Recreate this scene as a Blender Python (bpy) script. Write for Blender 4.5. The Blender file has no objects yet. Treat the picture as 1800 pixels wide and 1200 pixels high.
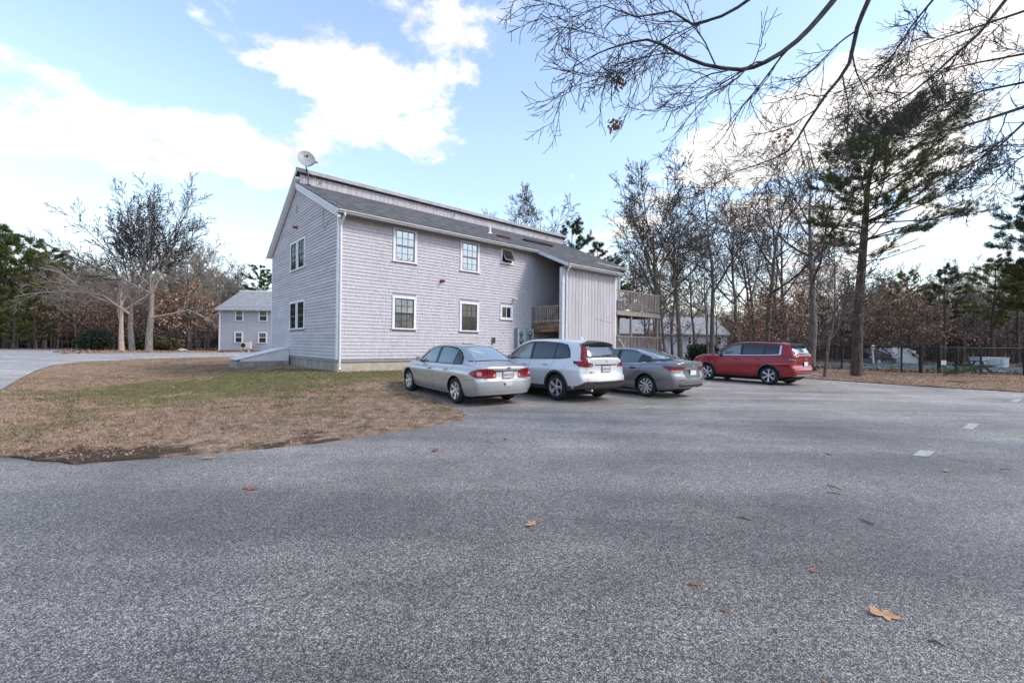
import bpy, bmesh, math, random
import numpy as np
from mathutils import Vector, Matrix
from mathutils.bvhtree import BVHTree
sc = bpy.context.scene
R = math.radians
# ---------------------------------------------------------------- camera
FPX, PITCH, ROLL, CAMH = 781.5, .0065, .0119, 1.5
cam = bpy.data.cameras.new('camera'); camo = bpy.data.objects.new('camera', cam)
sc.collection.objects.link(camo); sc.camera = camo
cam.sensor_width = 36.0; cam.lens = 36.0*FPX/1800.0
cam.clip_start = .05; cam.clip_end = 3000
camo.matrix_world = (Matrix.Translation((0, 0, CAMH)) @ Matrix.Rotation(R(90)+PITCH, 4, 'X') @ Matrix.Rotation(ROLL, 4, 'Z'))
# ---------------------------------------------------------------- sun, exposure
SUN_AZ, SUN_EL = R(106), R(42)         # azimuth measured from +Y (view direction) clockwise
SUN_STR, SUN_ANG, SKY_STR = 1.3, 13, .15
sun = bpy.data.lights.new('sun', 'SUN'); sun.energy = SUN_STR; sun.angle = R(SUN_ANG); sun.color = (1, .94, .84)
suno = bpy.data.objects.new('sun', sun); sc.collection.objects.link(suno)
sd = Vector((math.sin(SUN_AZ)*math.cos(SUN_EL), math.cos(SUN_AZ)*math.cos(SUN_EL), math.sin(SUN_EL)))
suno.rotation_euler = sd.to_track_quat('Z', 'Y').to_euler()
vs = sc.view_settings; vs.view_transform = 'Standard'; vs.look = 'None'; vs.exposure = .78; vs.gamma = 1; vs.use_curve_mapping = False
sc.cycles.max_bounces = 6; sc.cycles.diffuse_bounces = 3; sc.cycles.glossy_bounces = 3; sc.cycles.transmission_bounces = 2; sc.cycles.caustics_reflective = False; sc.cycles.caustics_refractive = False
# ---------------------------------------------------------------- pixel helpers (photo pixels, 1800 x 1200)
def ray(px, py):
    dx, dy = px-900.0, py-600.0
    c, s = math.cos(ROLL), math.sin(ROLL)
    X, Y = dx*c+dy*s, -dx*s+dy*c
    x, y2, z2 = X/FPX, 1.0, -Y/FPX
    c, s = math.cos(PITCH), math.sin(PITCH)
    return Vector((x, y2*c-z2*s, y2*s+z2*c))
def at(px, py, depth):
    r = ray(px, py); r = r*(depth/r.y); return Vector((r.x, r.y, r.z+CAMH))
YAW = .7225; CX, CY = -6.19, 15.76
def smooth(a, b, x):
    t = np.clip((x-a)/(b-a), 0, 1); return t*t*(3-2*t)
def T(x, y):
    "height of the ground"
    x = np.asarray(x, float); y = np.asarray(y, float)
    c, s = math.cos(YAW), math.sin(YAW)
    u = (x-CX)*c+(y-CY)*s; v = -(x-CX)*s+(y-CY)*c
    du = np.maximum(np.maximum(-u, u-16.8), 0); dv = np.maximum(np.maximum(-v, v-9.1), 0)
    d = np.hypot(du, dv)
    t1 = .40*(1-smooth(.4, 5.2, d))
    far = np.hypot(x, y)
    t2 = .32*smooth(18, 42, far)*smooth(4, -14, x)
    return np.maximum(t1, t2)
def G(px, py):
    "photo pixel -> point on the ground"
    r = ray(px, py); z = 0.0
    for _ in range(25):
        t = (z-CAMH)/r.z if r.z < -1e-4 else 400.0
        z = float(T(r.x*t, r.y*t))
    return Vector((r.x*t, r.y*t, z))
# ---------------------------------------------------------------- world: blue sky with broken cloud
w = bpy.data.worlds.new('World'); sc.world = w; w.use_nodes = True
nt = w.node_tree; N = nt.nodes; N.clear()
def WN(t, **k):
    n = N.new(t)
    for a, b in k.items(): setattr(n, a, b)
    return n
def WM(op, a, b=None, c=None):
    n = WN('ShaderNodeMath', operation=op)
    for i, v in enumerate((a, b, c)):
        if v is None: continue
        if isinstance(v, (int, float)): n.inputs[i].default_value = v
        else: nt.links.new(v, n.inputs[i])
    return n.outputs[0]
sky = WN('ShaderNodeTexSky', sky_type='NISHITA', sun_disc=False)
sky.sun_elevation = SUN_EL; sky.sun_rotation = SUN_AZ; sky.altitude = 20; sky.air_density = 1.0; sky.dust_density = .4; sky.ozone_density = 1.6
tc = WN('ShaderNodeTexCoord'); sx = WN('ShaderNodeSeparateXYZ'); nt.links.new(tc.outputs['Generated'], sx.inputs[0])
dx, dy, dz = sx.outputs
el = WM('ARCSINE', dz); az = WM('ARCTAN2', dx, dy)
zc = WM('ADD', WM('MAXIMUM', dz, 0.0), .22)
cb = WN('ShaderNodeCombineXYZ'); nt.links.new(WM('DIVIDE', dx, zc), cb.inputs[0]); nt.links.new(WM('DIVIDE', dy, zc), cb.inputs[1])
def noise(scale, detail, rough, loc):
    m = WN('ShaderNodeMapping'); m.inputs['Location'].default_value = loc
    nt.links.new(cb.outputs[0], m.inputs[0])
    n = WN('ShaderNodeTexNoise'); n.inputs['Scale'].default_value = scale; n.inputs['Detail'].default_value = detail; n.inputs['Roughness'].default_value = rough
    nt.links.new(m.outputs[0], n.inputs['Vector']); return n.outputs['Fac']
n1 = noise(1.5, 3, .5, (3.1, 1.7, 0)); n2 = noise(4.2, 10, .60, (.4, 8.2, 2))
dens = WM('ADD', WM('MULTIPLY', n1, .55), WM('MULTIPLY', n2, 1.15))
def blob(px, py, rx, ry, amp):
    "a bank of cloud standing in a fixed direction of the sky"
    global dens
    d = ray(px, py).normalized(); a0, e0 = math.atan2(d.x, d.y), math.asin(d.z)
    ra = rx/FPX*math.cos(a0)**2*1.05; re = ry/FPX*math.cos(a0)*math.cos(e0)
    qa = WM('DIVIDE', WM('SUBTRACT', az, a0), ra); qe = WM('DIVIDE', WM('SUBTRACT', el, e0), re)
    s_ = WM('ADD', WM('MULTIPLY', qa, qa), WM('MULTIPLY', qe, qe))
    g = WM('MULTIPLY', WM('EXPONENT', WM('MULTIPLY', s_, -1)), amp)
    dens = WM('ADD', dens, g)
for b in ((110, 262, 220, 38, .27), (420, 272, 240, 50, .31), (700, 225, 180, 38, .29), (590, 120, 180, 44, .30), (820, 45, 180, 65, .28), (690, 155, 140, 40, .2),
          (40, 105, 100, 32, .28), (1010, 310, 42, 15, .30), (1480, 235, 320, 110, .27), (1700, 90, 250, 110, .20), (1330, 255, 160, 50, .22), (1560, 430, 380, 90, .18), (60, 360, 110, 24, .16), (380, 385, 60, 16, .18),
          (260, 100, 190, 60, -.30), (1000, 180, 150, 130, -.30), (230, 10, 170, 45, -.25), (730, 335, 260, 45, -.25), (1150, 60, 120, 80, -.15), (230, 385, 260, 55, -.30), (1120, 240, 120, 80, -.2)):
    blob(*b)
ramp = WN('ShaderNodeMapRange', interpolation_type='SMOOTHSTEP'); nt.links.new(dens, ramp.inputs[0])
ramp.inputs[1].default_value = .925; ramp.inputs[2].default_value = 1.10; ramp.inputs[3].default_value = 0; ramp.inputs[4].default_value = 1
haz = WM('MULTIPLY', WM('SUBTRACT', 1, WM('MINIMUM', WM('MULTIPLY', WM('MAXIMUM', dz, 0), 3.2), 1)), .14)
cov = WM('MAXIMUM', ramp.outputs[0], haz)
skyb = WN('ShaderNodeVectorMath', operation='SCALE'); nt.links.new(sky.outputs[0], skyb.inputs[0]); nt.links.new(WM('MINIMUM', WM('MULTIPLY_ADD', WM('MAXIMUM', dz, 0), 1.5, .88), 1.5), skyb.inputs['Scale'])
tint = WN('ShaderNodeMixRGB', blend_type='MULTIPLY'); tint.inputs[0].default_value = 1; tint.inputs[2].default_value = (1.24, 1.09, .95, 1); nt.links.new(skyb.outputs[0], tint.inputs[1])
mx = WN('ShaderNodeMixRGB'); nt.links.new(cov, mx.inputs[0]); nt.links.new(tint.outputs[0], mx.inputs[1]); 
cs = WN('ShaderNodeMapRange'); nt.links.new(noise(3.1, 6, .6, (7.7, 2.2, 1)), cs.inputs[0]); cs.inputs[1].default_value = .34; cs.inputs[2].default_value = .60
cm = WN('ShaderNodeMixRGB'); nt.links.new(cs.outputs[0], cm.inputs[0]); cm.inputs[1].default_value = (3.7, 3.72, 3.85, 1); cm.inputs[2].default_value = (5.5, 5.25, 5.0, 1); nt.links.new(cm.outputs[0], mx.inputs[2])
bg = WN('ShaderNodeBackground'); nt.links.new(mx.outputs[0], bg.inputs[0]); bg.inputs[1].default_value = SKY_STR
wo = WN('ShaderNodeOutputWorld'); nt.links.new(bg.outputs[0], wo.inputs[0])
# ---------------------------------------------------------------- materials
MATS = {}
def mat(name, col, rough=.8, metal=0, var=0.0, vscale=3.0, col2=None, bump=0.0, bscale=40.0, coat=0, spec=.5, streak=None, obj=True, detail=5, rnd=0.0):
    "procedural principled material: base colour, optional second colour through noise, bump, per-object variation"
    if name in MATS: return MATS[name]
    m = bpy.data.materials.new(name); m.use_nodes = True; t = m.node_tree; P = t.nodes['Principled BSDF']
    P.inputs['Roughness'].default_value = rough; P.inputs['Metallic'].default_value = metal
    P.inputs['Specular IOR Level'].default_value = spec
    if coat: P.inputs['Coat Weight'].default_value = coat; P.inputs['Coat Roughness'].default_value = .06
    c = (*col, 1)
    geo = t.nodes.new('ShaderNodeTexCoord'); src = geo.outputs['Object']
    if streak:
        mp = t.nodes.new('ShaderNodeMapping'); mp.inputs['Scale'].default_value = streak; t.links.new(src, mp.inputs[0]); src = mp.outputs[0]
    last = None
    if var or col2:
        n = t.nodes.new('ShaderNodeTexNoise'); n.inputs['Scale'].default_value = vscale; n.inputs['Detail'].default_value = detail; n.inputs['Roughness'].default_value = .6
        t.links.new(src, n.inputs['Vector'])
        if col2 is None: a = tuple(max(0, x*(1-var)) for x in col); b = tuple(min(1, x*(1+var)) for x in col)
        else: a, b = col, col2
        rp = t.nodes.new('ShaderNodeValToRGB'); e = rp.color_ramp.elements
        e[0].position = .36; e[1].position = .64; e[0].color = (*a, 1); e[1].color = (*b, 1)
        t.links.new(n.outputs['Fac'], rp.inputs[0]); last = rp.outputs[0]
    if rnd:
        oi = t.nodes.new('ShaderNodeObjectInfo'); hs = t.nodes.new('ShaderNodeHueSaturation')
        mr = t.nodes.new('ShaderNodeMapRange'); mr.inputs[3].default_value = 1-rnd; mr.inputs[4].default_value = 1+rnd
        t.links.new(oi.outputs['Random'], mr.inputs[0]); t.links.new(mr.outputs[0], hs.inputs['Value'])
        if last: t.links.new(last, hs.inputs['Color'])
        else: hs.inputs['Color'].default_value = c
        last = hs.outputs[0]
    if last: t.links.new(last, P.inputs['Base Color'])
    else: P.inputs['Base Color'].default_value = c
    if bump:
        n = t.nodes.new('ShaderNodeTexNoise'); n.inputs['Scale'].default_value = bscale; n.inputs['Detail'].default_value = 4; t.links.new(src, n.inputs['Vector'])
        bp = t.nodes.new('ShaderNodeBump'); bp.inputs['Strength'].default_value = bump; bp.inputs['Distance'].default_value = .02
        t.links.new(n.outputs['Fac'], bp.inputs['Height']); t.links.new(bp.outputs[0], P.inputs['Normal'])
    MATS[name] = m; return m
def glass(name, dark, refl=.4, fres=1.5):
    "window glass: dark room seen through it, sky mirrored in it"
    if name in MATS: return MATS[name]
    m = bpy.data.materials.new(name); m.use_nodes = True; t = m.node_tree; t.nodes.clear()
    o = t.nodes.new('ShaderNodeOutputMaterial'); d = t.nodes.new('ShaderNodeBsdfDiffuse'); g = t.nodes.new('ShaderNodeBsdfGlossy'); x = t.nodes.new('ShaderNodeMixShader')
    d.inputs[0].default_value = (*dark, 1); g.inputs['Roughness'].default_value = .03; g.inputs[0].default_value = (.92, .97, 1, 1)
    lw = t.nodes.new('ShaderNodeFresnel'); lw.inputs[0].default_value = fres
    a = t.nodes.new('ShaderNodeMath'); a.operation = 'ADD'; a.use_clamp = True; a.inputs[1].default_value = refl
    t.links.new(lw.outputs[0], a.inputs[0]); t.links.new(a.outputs[0], x.inputs[0]); t.links.new(d.outputs[0], x.inputs[1]); t.links.new(g.outputs[0], x.inputs[2]); t.links.new(x.outputs[0], o.inputs[0])
    n = t.nodes.new('ShaderNodeTexNoise'); n.inputs['Scale'].default_value = 1.3
    bp = t.nodes.new('ShaderNodeBump'); bp.inputs['Strength'].default_value = .04; bp.inputs['Distance'].default_value = .05; t.links.new(n.outputs['Fac'], bp.inputs['Height']); t.links.new(bp.outputs[0], g.inputs['Normal'])
    MATS[name] = m; return m
# ---------------------------------------------------------------- mesh helpers
COL = sc.collection
def tag(o, label=None, cat=None, group=None, kind=None):
    if label: o['label'] = label
    if cat: o['category'] = cat
    if group: o['group'] = group
    if kind: o['kind'] = kind
    return o
def empty(name, loc=(0, 0, 0), rz=0, label=None, cat=None, group=None):
    o = bpy.data.objects.new(name, None); COL.objects.link(o); o.empty_display_size = .2
    o.location = loc; o.rotation_euler = (0, 0, rz); tag(o, label, cat, group); return o
def link(name, me, parent=None, loc=None):
    o = bpy.data.objects.new(name, me); COL.objects.link(o)
    if parent: o.parent = parent
    if loc is not None: o.location = loc
    return o
def npmesh(name, V, F, m, smooth=False):
    "F: (n,k) int array of equal polygons, or list of such arrays"
    me = bpy.data.meshes.new(name); V = np.asarray(V, np.float32)
    if not isinstance(F, (list, tuple)): F = [F]
    F = [np.asarray(f, np.int32) for f in F if len(f)]
    me.vertices.add(len(V)); me.vertices.foreach_set('co', V.ravel())
    nl = sum(f.size for f in F); npoly = sum(len(f) for f in F)
    me.loops.add(nl); me.polygons.add(npoly)
    me.loops.foreach_set('vertex_index', np.concatenate([f.ravel() for f in F]))
    tot = np.concatenate([np.full(len(f), f.shape[1], np.int32) for f in F])
    st = np.concatenate([[0], np.cumsum(tot)[:-1]]).astype(np.int32)
    me.polygons.foreach_set('loop_start', st)
    if smooth: me.polygons.foreach_set('use_smooth', np.ones(npoly, bool))
    me.update(calc_edges=True); me.validate()
    if m: me.materials.append(m)
    return me
class MB:
    def __init__(s): s.V = []; s.F = []
    def add(s, V, F):
        b = len(s.V); s.V += [tuple(v) for v in V]; s.F += [tuple(i+b for i in f) for f in F]; return s
    def box(s, a, b):
        (x0, y0, z0), (x1, y1, z1) = a, b
        return s.add([(x0, y0, z0), (x1, y0, z0), (x1, y1, z0), (x0, y1, z0), (x0, y0, z1), (x1, y0, z1), (x1, y1, z1), (x0, y1, z1)],
                     [(3, 2, 1, 0), (4, 5, 6, 7), (0, 1, 5, 4), (1, 2, 6, 5), (2, 3, 7, 6), (3, 0, 4, 7)])
    def bar(s, p, q, w, h, up=(0, 0, 1)):
        "box beam from p to q"
        p, q = Vector(p), Vector(q); d = (q-p).normalized(); u = Vector(up)
        if abs(d.dot(u)) > .98: u = Vector((1, 0, 0))
        a = d.cross(u).normalized(); b = a.cross(d)
        V = [o+a*(i*w/2)+b*(j*h/2) for o in (p, q) for i, j in ((-1, -1), (1, -1), (1, 1), (-1, 1))]
        return s.add(V, [(3, 2, 1, 0), (4, 5, 6, 7), (0, 1, 5, 4), (1, 2, 6, 5), (2, 3, 7, 6), (3, 0, 4, 7)])
    def prism(s, pts, axis, a, b):
        "extrude a 2-D outline along an axis ('x','y','z')"
        n = len(pts); f = {'x': lambda p, t: (t, p[0], p[1]), 'y': lambda p, t: (p[0], t, p[1]), 'z': lambda p, t: (p[0], p[1], t)}[axis]
        V = [f(p, a) for p in pts]+[f(p, b) for p in pts]
        return s.add(V, [tuple(range(n)), tuple(range(2*n-1, n-1, -1))]+[(i, i+n, (i+1) % n+n, (i+1) % n) for i in range(n)])
    def tube(s, pts, r, k=8, cap=True):
        pts = [Vector(p) for p in pts]; rs = r if isinstance(r, (list, tuple)) else [r]*len(pts); b = len(s.V); n = len(pts)
        for i, p in enumerate(pts):
            d = (pts[min(i+1, n-1)]-pts[max(i-1, 0)]).normalized(); u = Vector((0, 0, 1)) if abs(d.z) < .9 else Vector((1, 0, 0))
            a = d.cross(u).normalized(); c = d.cross(a)
            s.V += [tuple(p+a*(rs[i]*math.cos(2*math.pi*j/k))+c*(rs[i]*math.sin(2*math.pi*j/k))) for j in range(k)]
        for i in range(n-1):
            for j in range(k):
                s.F.append((b+i*k+j, b+i*k+(j+1) % k, b+(i+1)*k+(j+1) % k, b+(i+1)*k+j))
        if cap: s.F += [tuple(b+j for j in range(k-1, -1, -1)), tuple(b+(n-1)*k+j for j in range(k))]
        return s
    def lathe(s, prof, k=24, axis='z', c=(0, 0, 0), a0=0, a1=2*math.pi):
        "prof: list of (radius, height)"
        b = len(s.V); full = abs(a1-a0-2*math.pi) < 1e-6; kk = k if full else k+1
        for r, h in prof:
            for j in range(kk):
                t = a0+(a1-a0)*j/k; x, y = r*math.cos(t), r*math.sin(t)
                p = {'z': (x, y, h), 'y': (x, h, y), 'x': (h, x, y)}[axis]
                s.V.append((p[0]+c[0], p[1]+c[1], p[2]+c[2]))
        for i in range(len(prof)-1):
            for j in range(k):
                j2 = (j+1) % kk
                s.F.append((b+i*kk+j, b+i*kk+j2, b+(i+1)*kk+j2, b+(i+1)*kk+j))
        return s
    def grid(s, P):
        "P: rows of points"
        b = len(s.V); n = len(P[0])
        for row in P: s.V += [tuple(p) for p in row]
        for i in range(len(P)-1):
            for j in range(n-1): s.F.append((b+i*n+j, b+i*n+j+1, b+(i+1)*n+j+1, b+(i+1)*n+j))
        return s
    def mesh(s, name, m, smooth=False, sharp=None):
        me = bpy.data.meshes.new(name); me.from_pydata(s.V, [], s.F); me.materials.append(m)
        bm = bmesh.new(); bm.from_mesh(me); bmesh.ops.recalc_face_normals(bm, faces=bm.faces); bm.to_mesh(me); bm.free()
        if smooth:
            me.polygons.foreach_set('use_smooth', np.ones(len(me.polygons), bool))
            if sharp: me.set_sharp_from_angle(angle=R(sharp))
        me.update(); return me
    def build(s, name, m, parent=None, smooth=False, sharp=None, loc=None, **tg):
        o = link(name, s.mesh(name, m, smooth, sharp), parent, loc); tag(o, **tg); return o
def boxo(name, a, b, m, parent=None, **tg): return MB().box(a, b).build(name, m, parent, **tg)
def copytree(o, parent=None):
    c = o.copy(); COL.objects.link(c); c.parent = parent
    for ch in list(o.children): copytree(ch, c)
    return c
def pchip(xs, ys):
    xs = np.asarray(xs, float); ys = np.asarray(ys, float); h = np.diff(xs); d = np.diff(ys)/h; m = np.zeros(len(xs))
    m[0], m[-1] = d[0], d[-1]
    for i in range(1, len(xs)-1):
        if d[i-1]*d[i] > 0:
            w1, w2 = 2*h[i]+h[i-1], h[i]+2*h[i-1]; m[i] = (w1+w2)/(w1/d[i-1]+w2/d[i])
    def f(x):
        x = np.clip(np.asarray(x, float), xs[0], xs[-1]); i = np.clip(np.searchsorted(xs, x)-1, 0, len(xs)-2)
        t = (x-xs[i])/h[i]
        return ys[i]*(1+2*t)*(1-t)**2+h[i]*m[i]*t*(1-t)**2+ys[i+1]*t*t*(3-2*t)+h[i]*m[i+1]*t*t*(t-1)
    return f
def text_mesh(name, s, size, m, depth=.002):
    cu = bpy.data.curves.new(name, 'FONT'); cu.body = s; cu.size = size; cu.extrude = depth; cu.align_x = 'CENTER'; cu.align_y = 'CENTER'
    tmp = bpy.data.objects.new(name, cu); COL.objects.link(tmp); bpy.context.view_layer.update()
    me = bpy.data.meshes.new_from_object(tmp.evaluated_get(bpy.context.evaluated_depsgraph_get()))
    bpy.data.objects.remove(tmp); me.materials.clear(); me.materials.append(m); return me
rng = np.random.default_rng(7); random.seed(7)
# ================================================================ SETTING
def asphalt(name, base, lum):
    m = bpy.data.materials.new(name); m.use_nodes = True; t = m.node_tree; P = t.nodes['Principled BSDF']; P.inputs['Roughness'].default_value = .55; P.inputs['Specular IOR Level'].default_value = .65
    tc = t.nodes.new('ShaderNodeTexCoord'); L = t.links.new; src = tc.outputs['Object']
    def nz(sc_, det, ro=.6, v=None):
        n = t.nodes.new('ShaderNodeTexNoise'); n.inputs['Scale'].default_value = sc_; n.inputs['Detail'].default_value = det; n.inputs['Roughness'].default_value = ro; L(v or src, n.inputs['Vector']); return n.outputs['Fac']
    def rampf(s_, a, b, ca, cb_):
        r = t.nodes.new('ShaderNodeMapRange'); L(s_, r.inputs[0]); r.inputs[1].default_value = a; r.inputs[2].default_value = b; r.inputs[3].default_value = ca; r.inputs[4].default_value = cb_; return r.outputs[0]
    def mul(a, b):
        n = t.nodes.new('ShaderNodeMath'); n.operation = 'MULTIPLY'; L(a, n.inputs[0])
        if isinstance(b, float): n.inputs[1].default_value = b
        else: L(b, n.inputs[1])
        return n.outputs[0]
    vo = t.nodes.new('ShaderNodeTexVoronoi'); vo.inputs['Scale'].default_value = 135; L(src, vo.inputs['Vector'])
    st = t.nodes.new('ShaderNodeSeparateColor'); L(vo.outputs['Color'], st.inputs[0])
    stone = rampf(st.outputs[0], 0, 1, .22, 2.0)
    gap = rampf(vo.outputs['Distance'], .25, .65, 1.1, .30)
    fine = rampf(nz(260, 3), .3, .7, .6, 1.45)
    patch = rampf(nz(.42, 5), .35, .66, .74, 1.20)
    mid = rampf(nz(2.6, 5), .3, .7, .86, 1.14)
    mp = t.nodes.new('ShaderNodeMapping'); mp.inputs['Rotation'].default_value = (0, 0, R(-38)); mp.inputs['Scale'].default_value = (.12, 1.1, 1); L(src, mp.inputs[0])
    lane = rampf(nz(1.0, 4, .5, mp.outputs[0]), .38, .62, .78, 1.16)
    grit = rampf(nz(42, 2, .5), .36, .64, .66, 1.36); clump = rampf(nz(15, 3, .6), .35, .65, .84, 1.16)
    vv = mul(mul(mul(mul(mul(mul(mul(stone, gap), fine), patch), mid), lane), grit), clump)
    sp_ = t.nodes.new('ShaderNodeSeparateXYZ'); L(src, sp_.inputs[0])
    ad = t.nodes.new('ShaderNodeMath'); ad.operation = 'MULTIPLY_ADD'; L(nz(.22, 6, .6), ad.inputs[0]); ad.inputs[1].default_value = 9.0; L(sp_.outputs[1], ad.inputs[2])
    worn = rampf(ad.outputs[0], 8.5, 19.0, .90, 1.62)      # brighter light towards the back painted into the colour, not actual wear
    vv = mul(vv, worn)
    # hairline cracks and oil drips
    dn = t.nodes.new('ShaderNodeTexNoise'); dn.inputs['Scale'].default_value = 1.4; dn.inputs['Detail'].default_value = 7; L(src, dn.inputs['Vector'])
    dm = t.nodes.new('ShaderNodeMixRGB'); dm.blend_type = 'ADD'; dm.inputs[0].default_value = .9; L(src, dm.inputs[1]); L(dn.outputs['Color'], dm.inputs[2])
    cv = t.nodes.new('ShaderNodeTexVoronoi'); cv.feature = 'DISTANCE_TO_EDGE'; cv.inputs['Scale'].default_value = .16; L(dm.outputs[0], cv.inputs['Vector'])
    cr = rampf(cv.outputs['Distance'], .0003, .0014, .62, 1.0)
    oil = rampf(nz(1.7, 3, .5), .68, .76, 1.0, .72)
    vv = mul(mul(mul(vv, lum), cr), oil)
    sc_ = t.nodes.new('ShaderNodeVectorMath'); sc_.operation = 'SCALE'; sc_.inputs[0].default_value = base; L(vv, sc_.inputs['Scale'])
    # rusty leaf dust gathered in drifts
    du = t.nodes.new('ShaderNodeMixRGB'); du.inputs[2].default_value = (.16, .115, .085, 1); L(sc_.outputs[0], du.inputs[1])
    L(mul(rampf(nz(.8, 6, .7), .56, .74, 0, .55), rampf(nz(55, 2), .45, .6, 0, 1)), du.inputs[0])
    L(du.outputs[0], P.inputs['Base Color'])
    bp = t.nodes.new('ShaderNodeBump'); bp.inputs['Strength'].default_value = .8; bp.inputs['Distance'].default_value = .006; L(vo.outputs['Distance'], bp.inputs['Height']); bp.invert = True
    L(bp.outputs[0], P.inputs['Normal'])
    return m
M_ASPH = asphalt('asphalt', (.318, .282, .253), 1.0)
M_ROAD = asphalt('sunlit_asphalt', (.36, .328, .303), 1.0)  # same paving as the lot, sun and grazing light painted in as paler colour
M_FOREST = mat('forest_floor', (.10, .062, .036), .95, col2=(.20, .125, .075), vscale=1.6, bump=.6, bscale=14, detail=9)
def lawnmat():
    m = bpy.data.materials.new('lawn'); m.use_nodes = True; t = m.node_tree; P = t.nodes['Principled BSDF']; P.inputs['Roughness'].default_value = .95; P.inputs['Specular IOR Level'].default_value = .1
    tc = t.nodes.new('ShaderNodeTexCoord'); L = t.links.new
    def nz(s_, d, r=.6):
        n = t.nodes.new('ShaderNodeTexNoise'); n.inputs['Scale'].default_value = s_; n.inputs['Detail'].default_value = d; n.inputs['Roughness'].default_value = r; L(tc.outputs['Object'], n.inputs['Vector']); return n.outputs['Fac']
    def ramp(s_, a, ca, b, cb_):
        r = t.nodes.new('ShaderNodeValToRGB'); e = r.color_ramp.elements; e[0].position = a; e[1].position = b; e[0].color = (*ca, 1); e[1].color = (*cb_, 1); L(s_, r.inputs[0]); return r.outputs[0]
    def gmask(att, scale, thr):
        at_ = t.nodes.new('ShaderNodeAttribute'); at_.attribute_name = att; ad = t.nodes.new('ShaderNodeMath'); ad.operation = 'ADD'; L(at_.outputs['Fac'], ad.inputs[0])
        sb = t.nodes.new('ShaderNodeMath'); sb.operation = 'MULTIPLY_ADD'; L(nz(scale*2.2, 7, .68), sb.inputs[0]); sb.inputs[1].default_value = 2.3; sb.inputs[2].default_value = -1.15; L(sb.outputs[0], ad.inputs[1])
        return ramp(ad.outputs[0], thr-.14, (0, 0, 0), thr+.16, (.9, .9, .9))
    dry = ramp(nz(5, 9, .75), .36, (.13, .075, .052), .62, (.49, .335, .235))
    grn = ramp(nz(7, 9, .75), .36, (.085, .075, .035), .64, (.23, .215, .095))
    mx = t.nodes.new('ShaderNodeMixRGB'); L(dry, mx.inputs[1]); L(grn, mx.inputs[2]); L(gmask('green', .33, .55), mx.inputs[0])
    soil = t.nodes.new('ShaderNodeMixRGB'); L(mx.outputs[0], soil.inputs[1]); soil.inputs[2].default_value = (.06, .042, .032, 1); L(gmask('soil', .9, .55), soil.inputs[0])
    L(soil.outputs[0], P.inputs['Base Color'])
    bp = t.nodes.new('ShaderNodeBump'); bp.inputs['Strength'].default_value = .7; bp.inputs['Distance'].default_value = .03; L(nz(45, 5), bp.inputs['Height']); L(bp.outputs[0], P.inputs['Normal'])
    return m
M_LAWN = lawnmat()
# ---- one ground sheet out to the horizon
def grid_axis(lim, near, step, growth):
    a = list(np.arange(0, near, step)); s = step
    while a[-1] < lim: s *= growth; a.append(a[-1]+s)
    return np.array([-x for x in a[:0:-1]]+a)
gx = grid_axis(1500, 48, 1.2, 1.35); gy = grid_axis(1500, 70, 1.2, 1.35)
XX, YY = np.meshgrid(gx, gy); ZZ = T(XX, YY)-.06+.03*np.sin(XX*.7)*np.cos(YY*.9)*0
ny, nx = XX.shape; idx = np.arange(nx*ny).reshape(ny, nx)
F = np.stack([idx[:-1, :-1], idx[:-1, 1:], idx[1:, 1:], idx[1:, :-1]], -1).reshape(-1, 4)
o = link('ground', npmesh('ground', np.stack([XX, YY, ZZ], -1).reshape(-1, 3), F, M_FOREST, True)); tag(o, 'brown leaf covered ground spreading under the woods to the horizon', 'ground', kind='structure')
# ---- draped sheets from outlines
def inpoly(x, y, P):
    x = np.asarray(x); y = np.asarray(y); r = np.zeros(x.shape, bool); n = len(P); j = n-1
    for i in range(n):
        xi, yi = P[i]; xj, yj = P[j]
        c = ((yi > y) != (yj > y)); xx = (xj-xi)*(y-yi)/((yj-yi) if yj != yi else 1e-9)+xi
        r ^= c & (x < xx); j = i
    return r
def sheet(name, poly, m, lift, step, skirt=.05, label=None, cat=None, kind='structure', rough=0.0):
    bm = bmesh.new(); vs_ = [bm.verts.new((p[0], p[1], 0)) for p in poly]; bm.faces.new(vs_)
    x0, x1 = min(p[0] for p in poly), max(p[0] for p in poly); y0, y1 = min(p[1] for p in poly), max(p[1] for p in poly)
    for k in np.arange(math.ceil(x0/step)*step, x1, step): bmesh.ops.bisect_plane(bm, geom=bm.verts[:]+bm.edges[:]+bm.faces[:], plane_co=(k+.0003, 0, 0), plane_no=(1, 0, 0))
    for k in np.arange(math.ceil(y0/step)*step, y1, step): bmesh.ops.bisect_plane(bm, geom=bm.verts[:]+bm.edges[:]+bm.faces[:], plane_co=(0, k+.0003, 0), plane_no=(0, 1, 0))
    if skirt:
        ed = [e for e in bm.edges if len(e.link_faces) == 1]
        ex = bmesh.ops.extrude_edge_only(bm, edges=ed)['geom']; low = {v for v in ex if isinstance(v, bmesh.types.BMVert)}
    else: low = set()
    for v in bm.verts: v.co.z = float(T(v.co.x, v.co.y))+(lift if v not in low else lift-skirt)
    bmesh.ops.recalc_face_normals(bm, faces=bm.faces)
    me = bpy.data.meshes.new(name); bm.to_mesh(me); bm.free(); me.materials.append(m)
    if m is M_LAWN:
        co = np.array([v.co[:2] for v in me.vertices]); me.attributes.new('green', 'FLOAT', 'POINT').data.foreach_set('value', GREEN(co).astype(np.float32)); me.attributes.new('soil', 'FLOAT', 'POINT').data.foreach_set('value', SOIL(co).astype(np.float32))
    if sum(p.normal.z for p in me.polygons) < 0: me.flip_normals()
    o = link(name, me); tag(o, label, cat, kind=kind); return o
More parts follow.
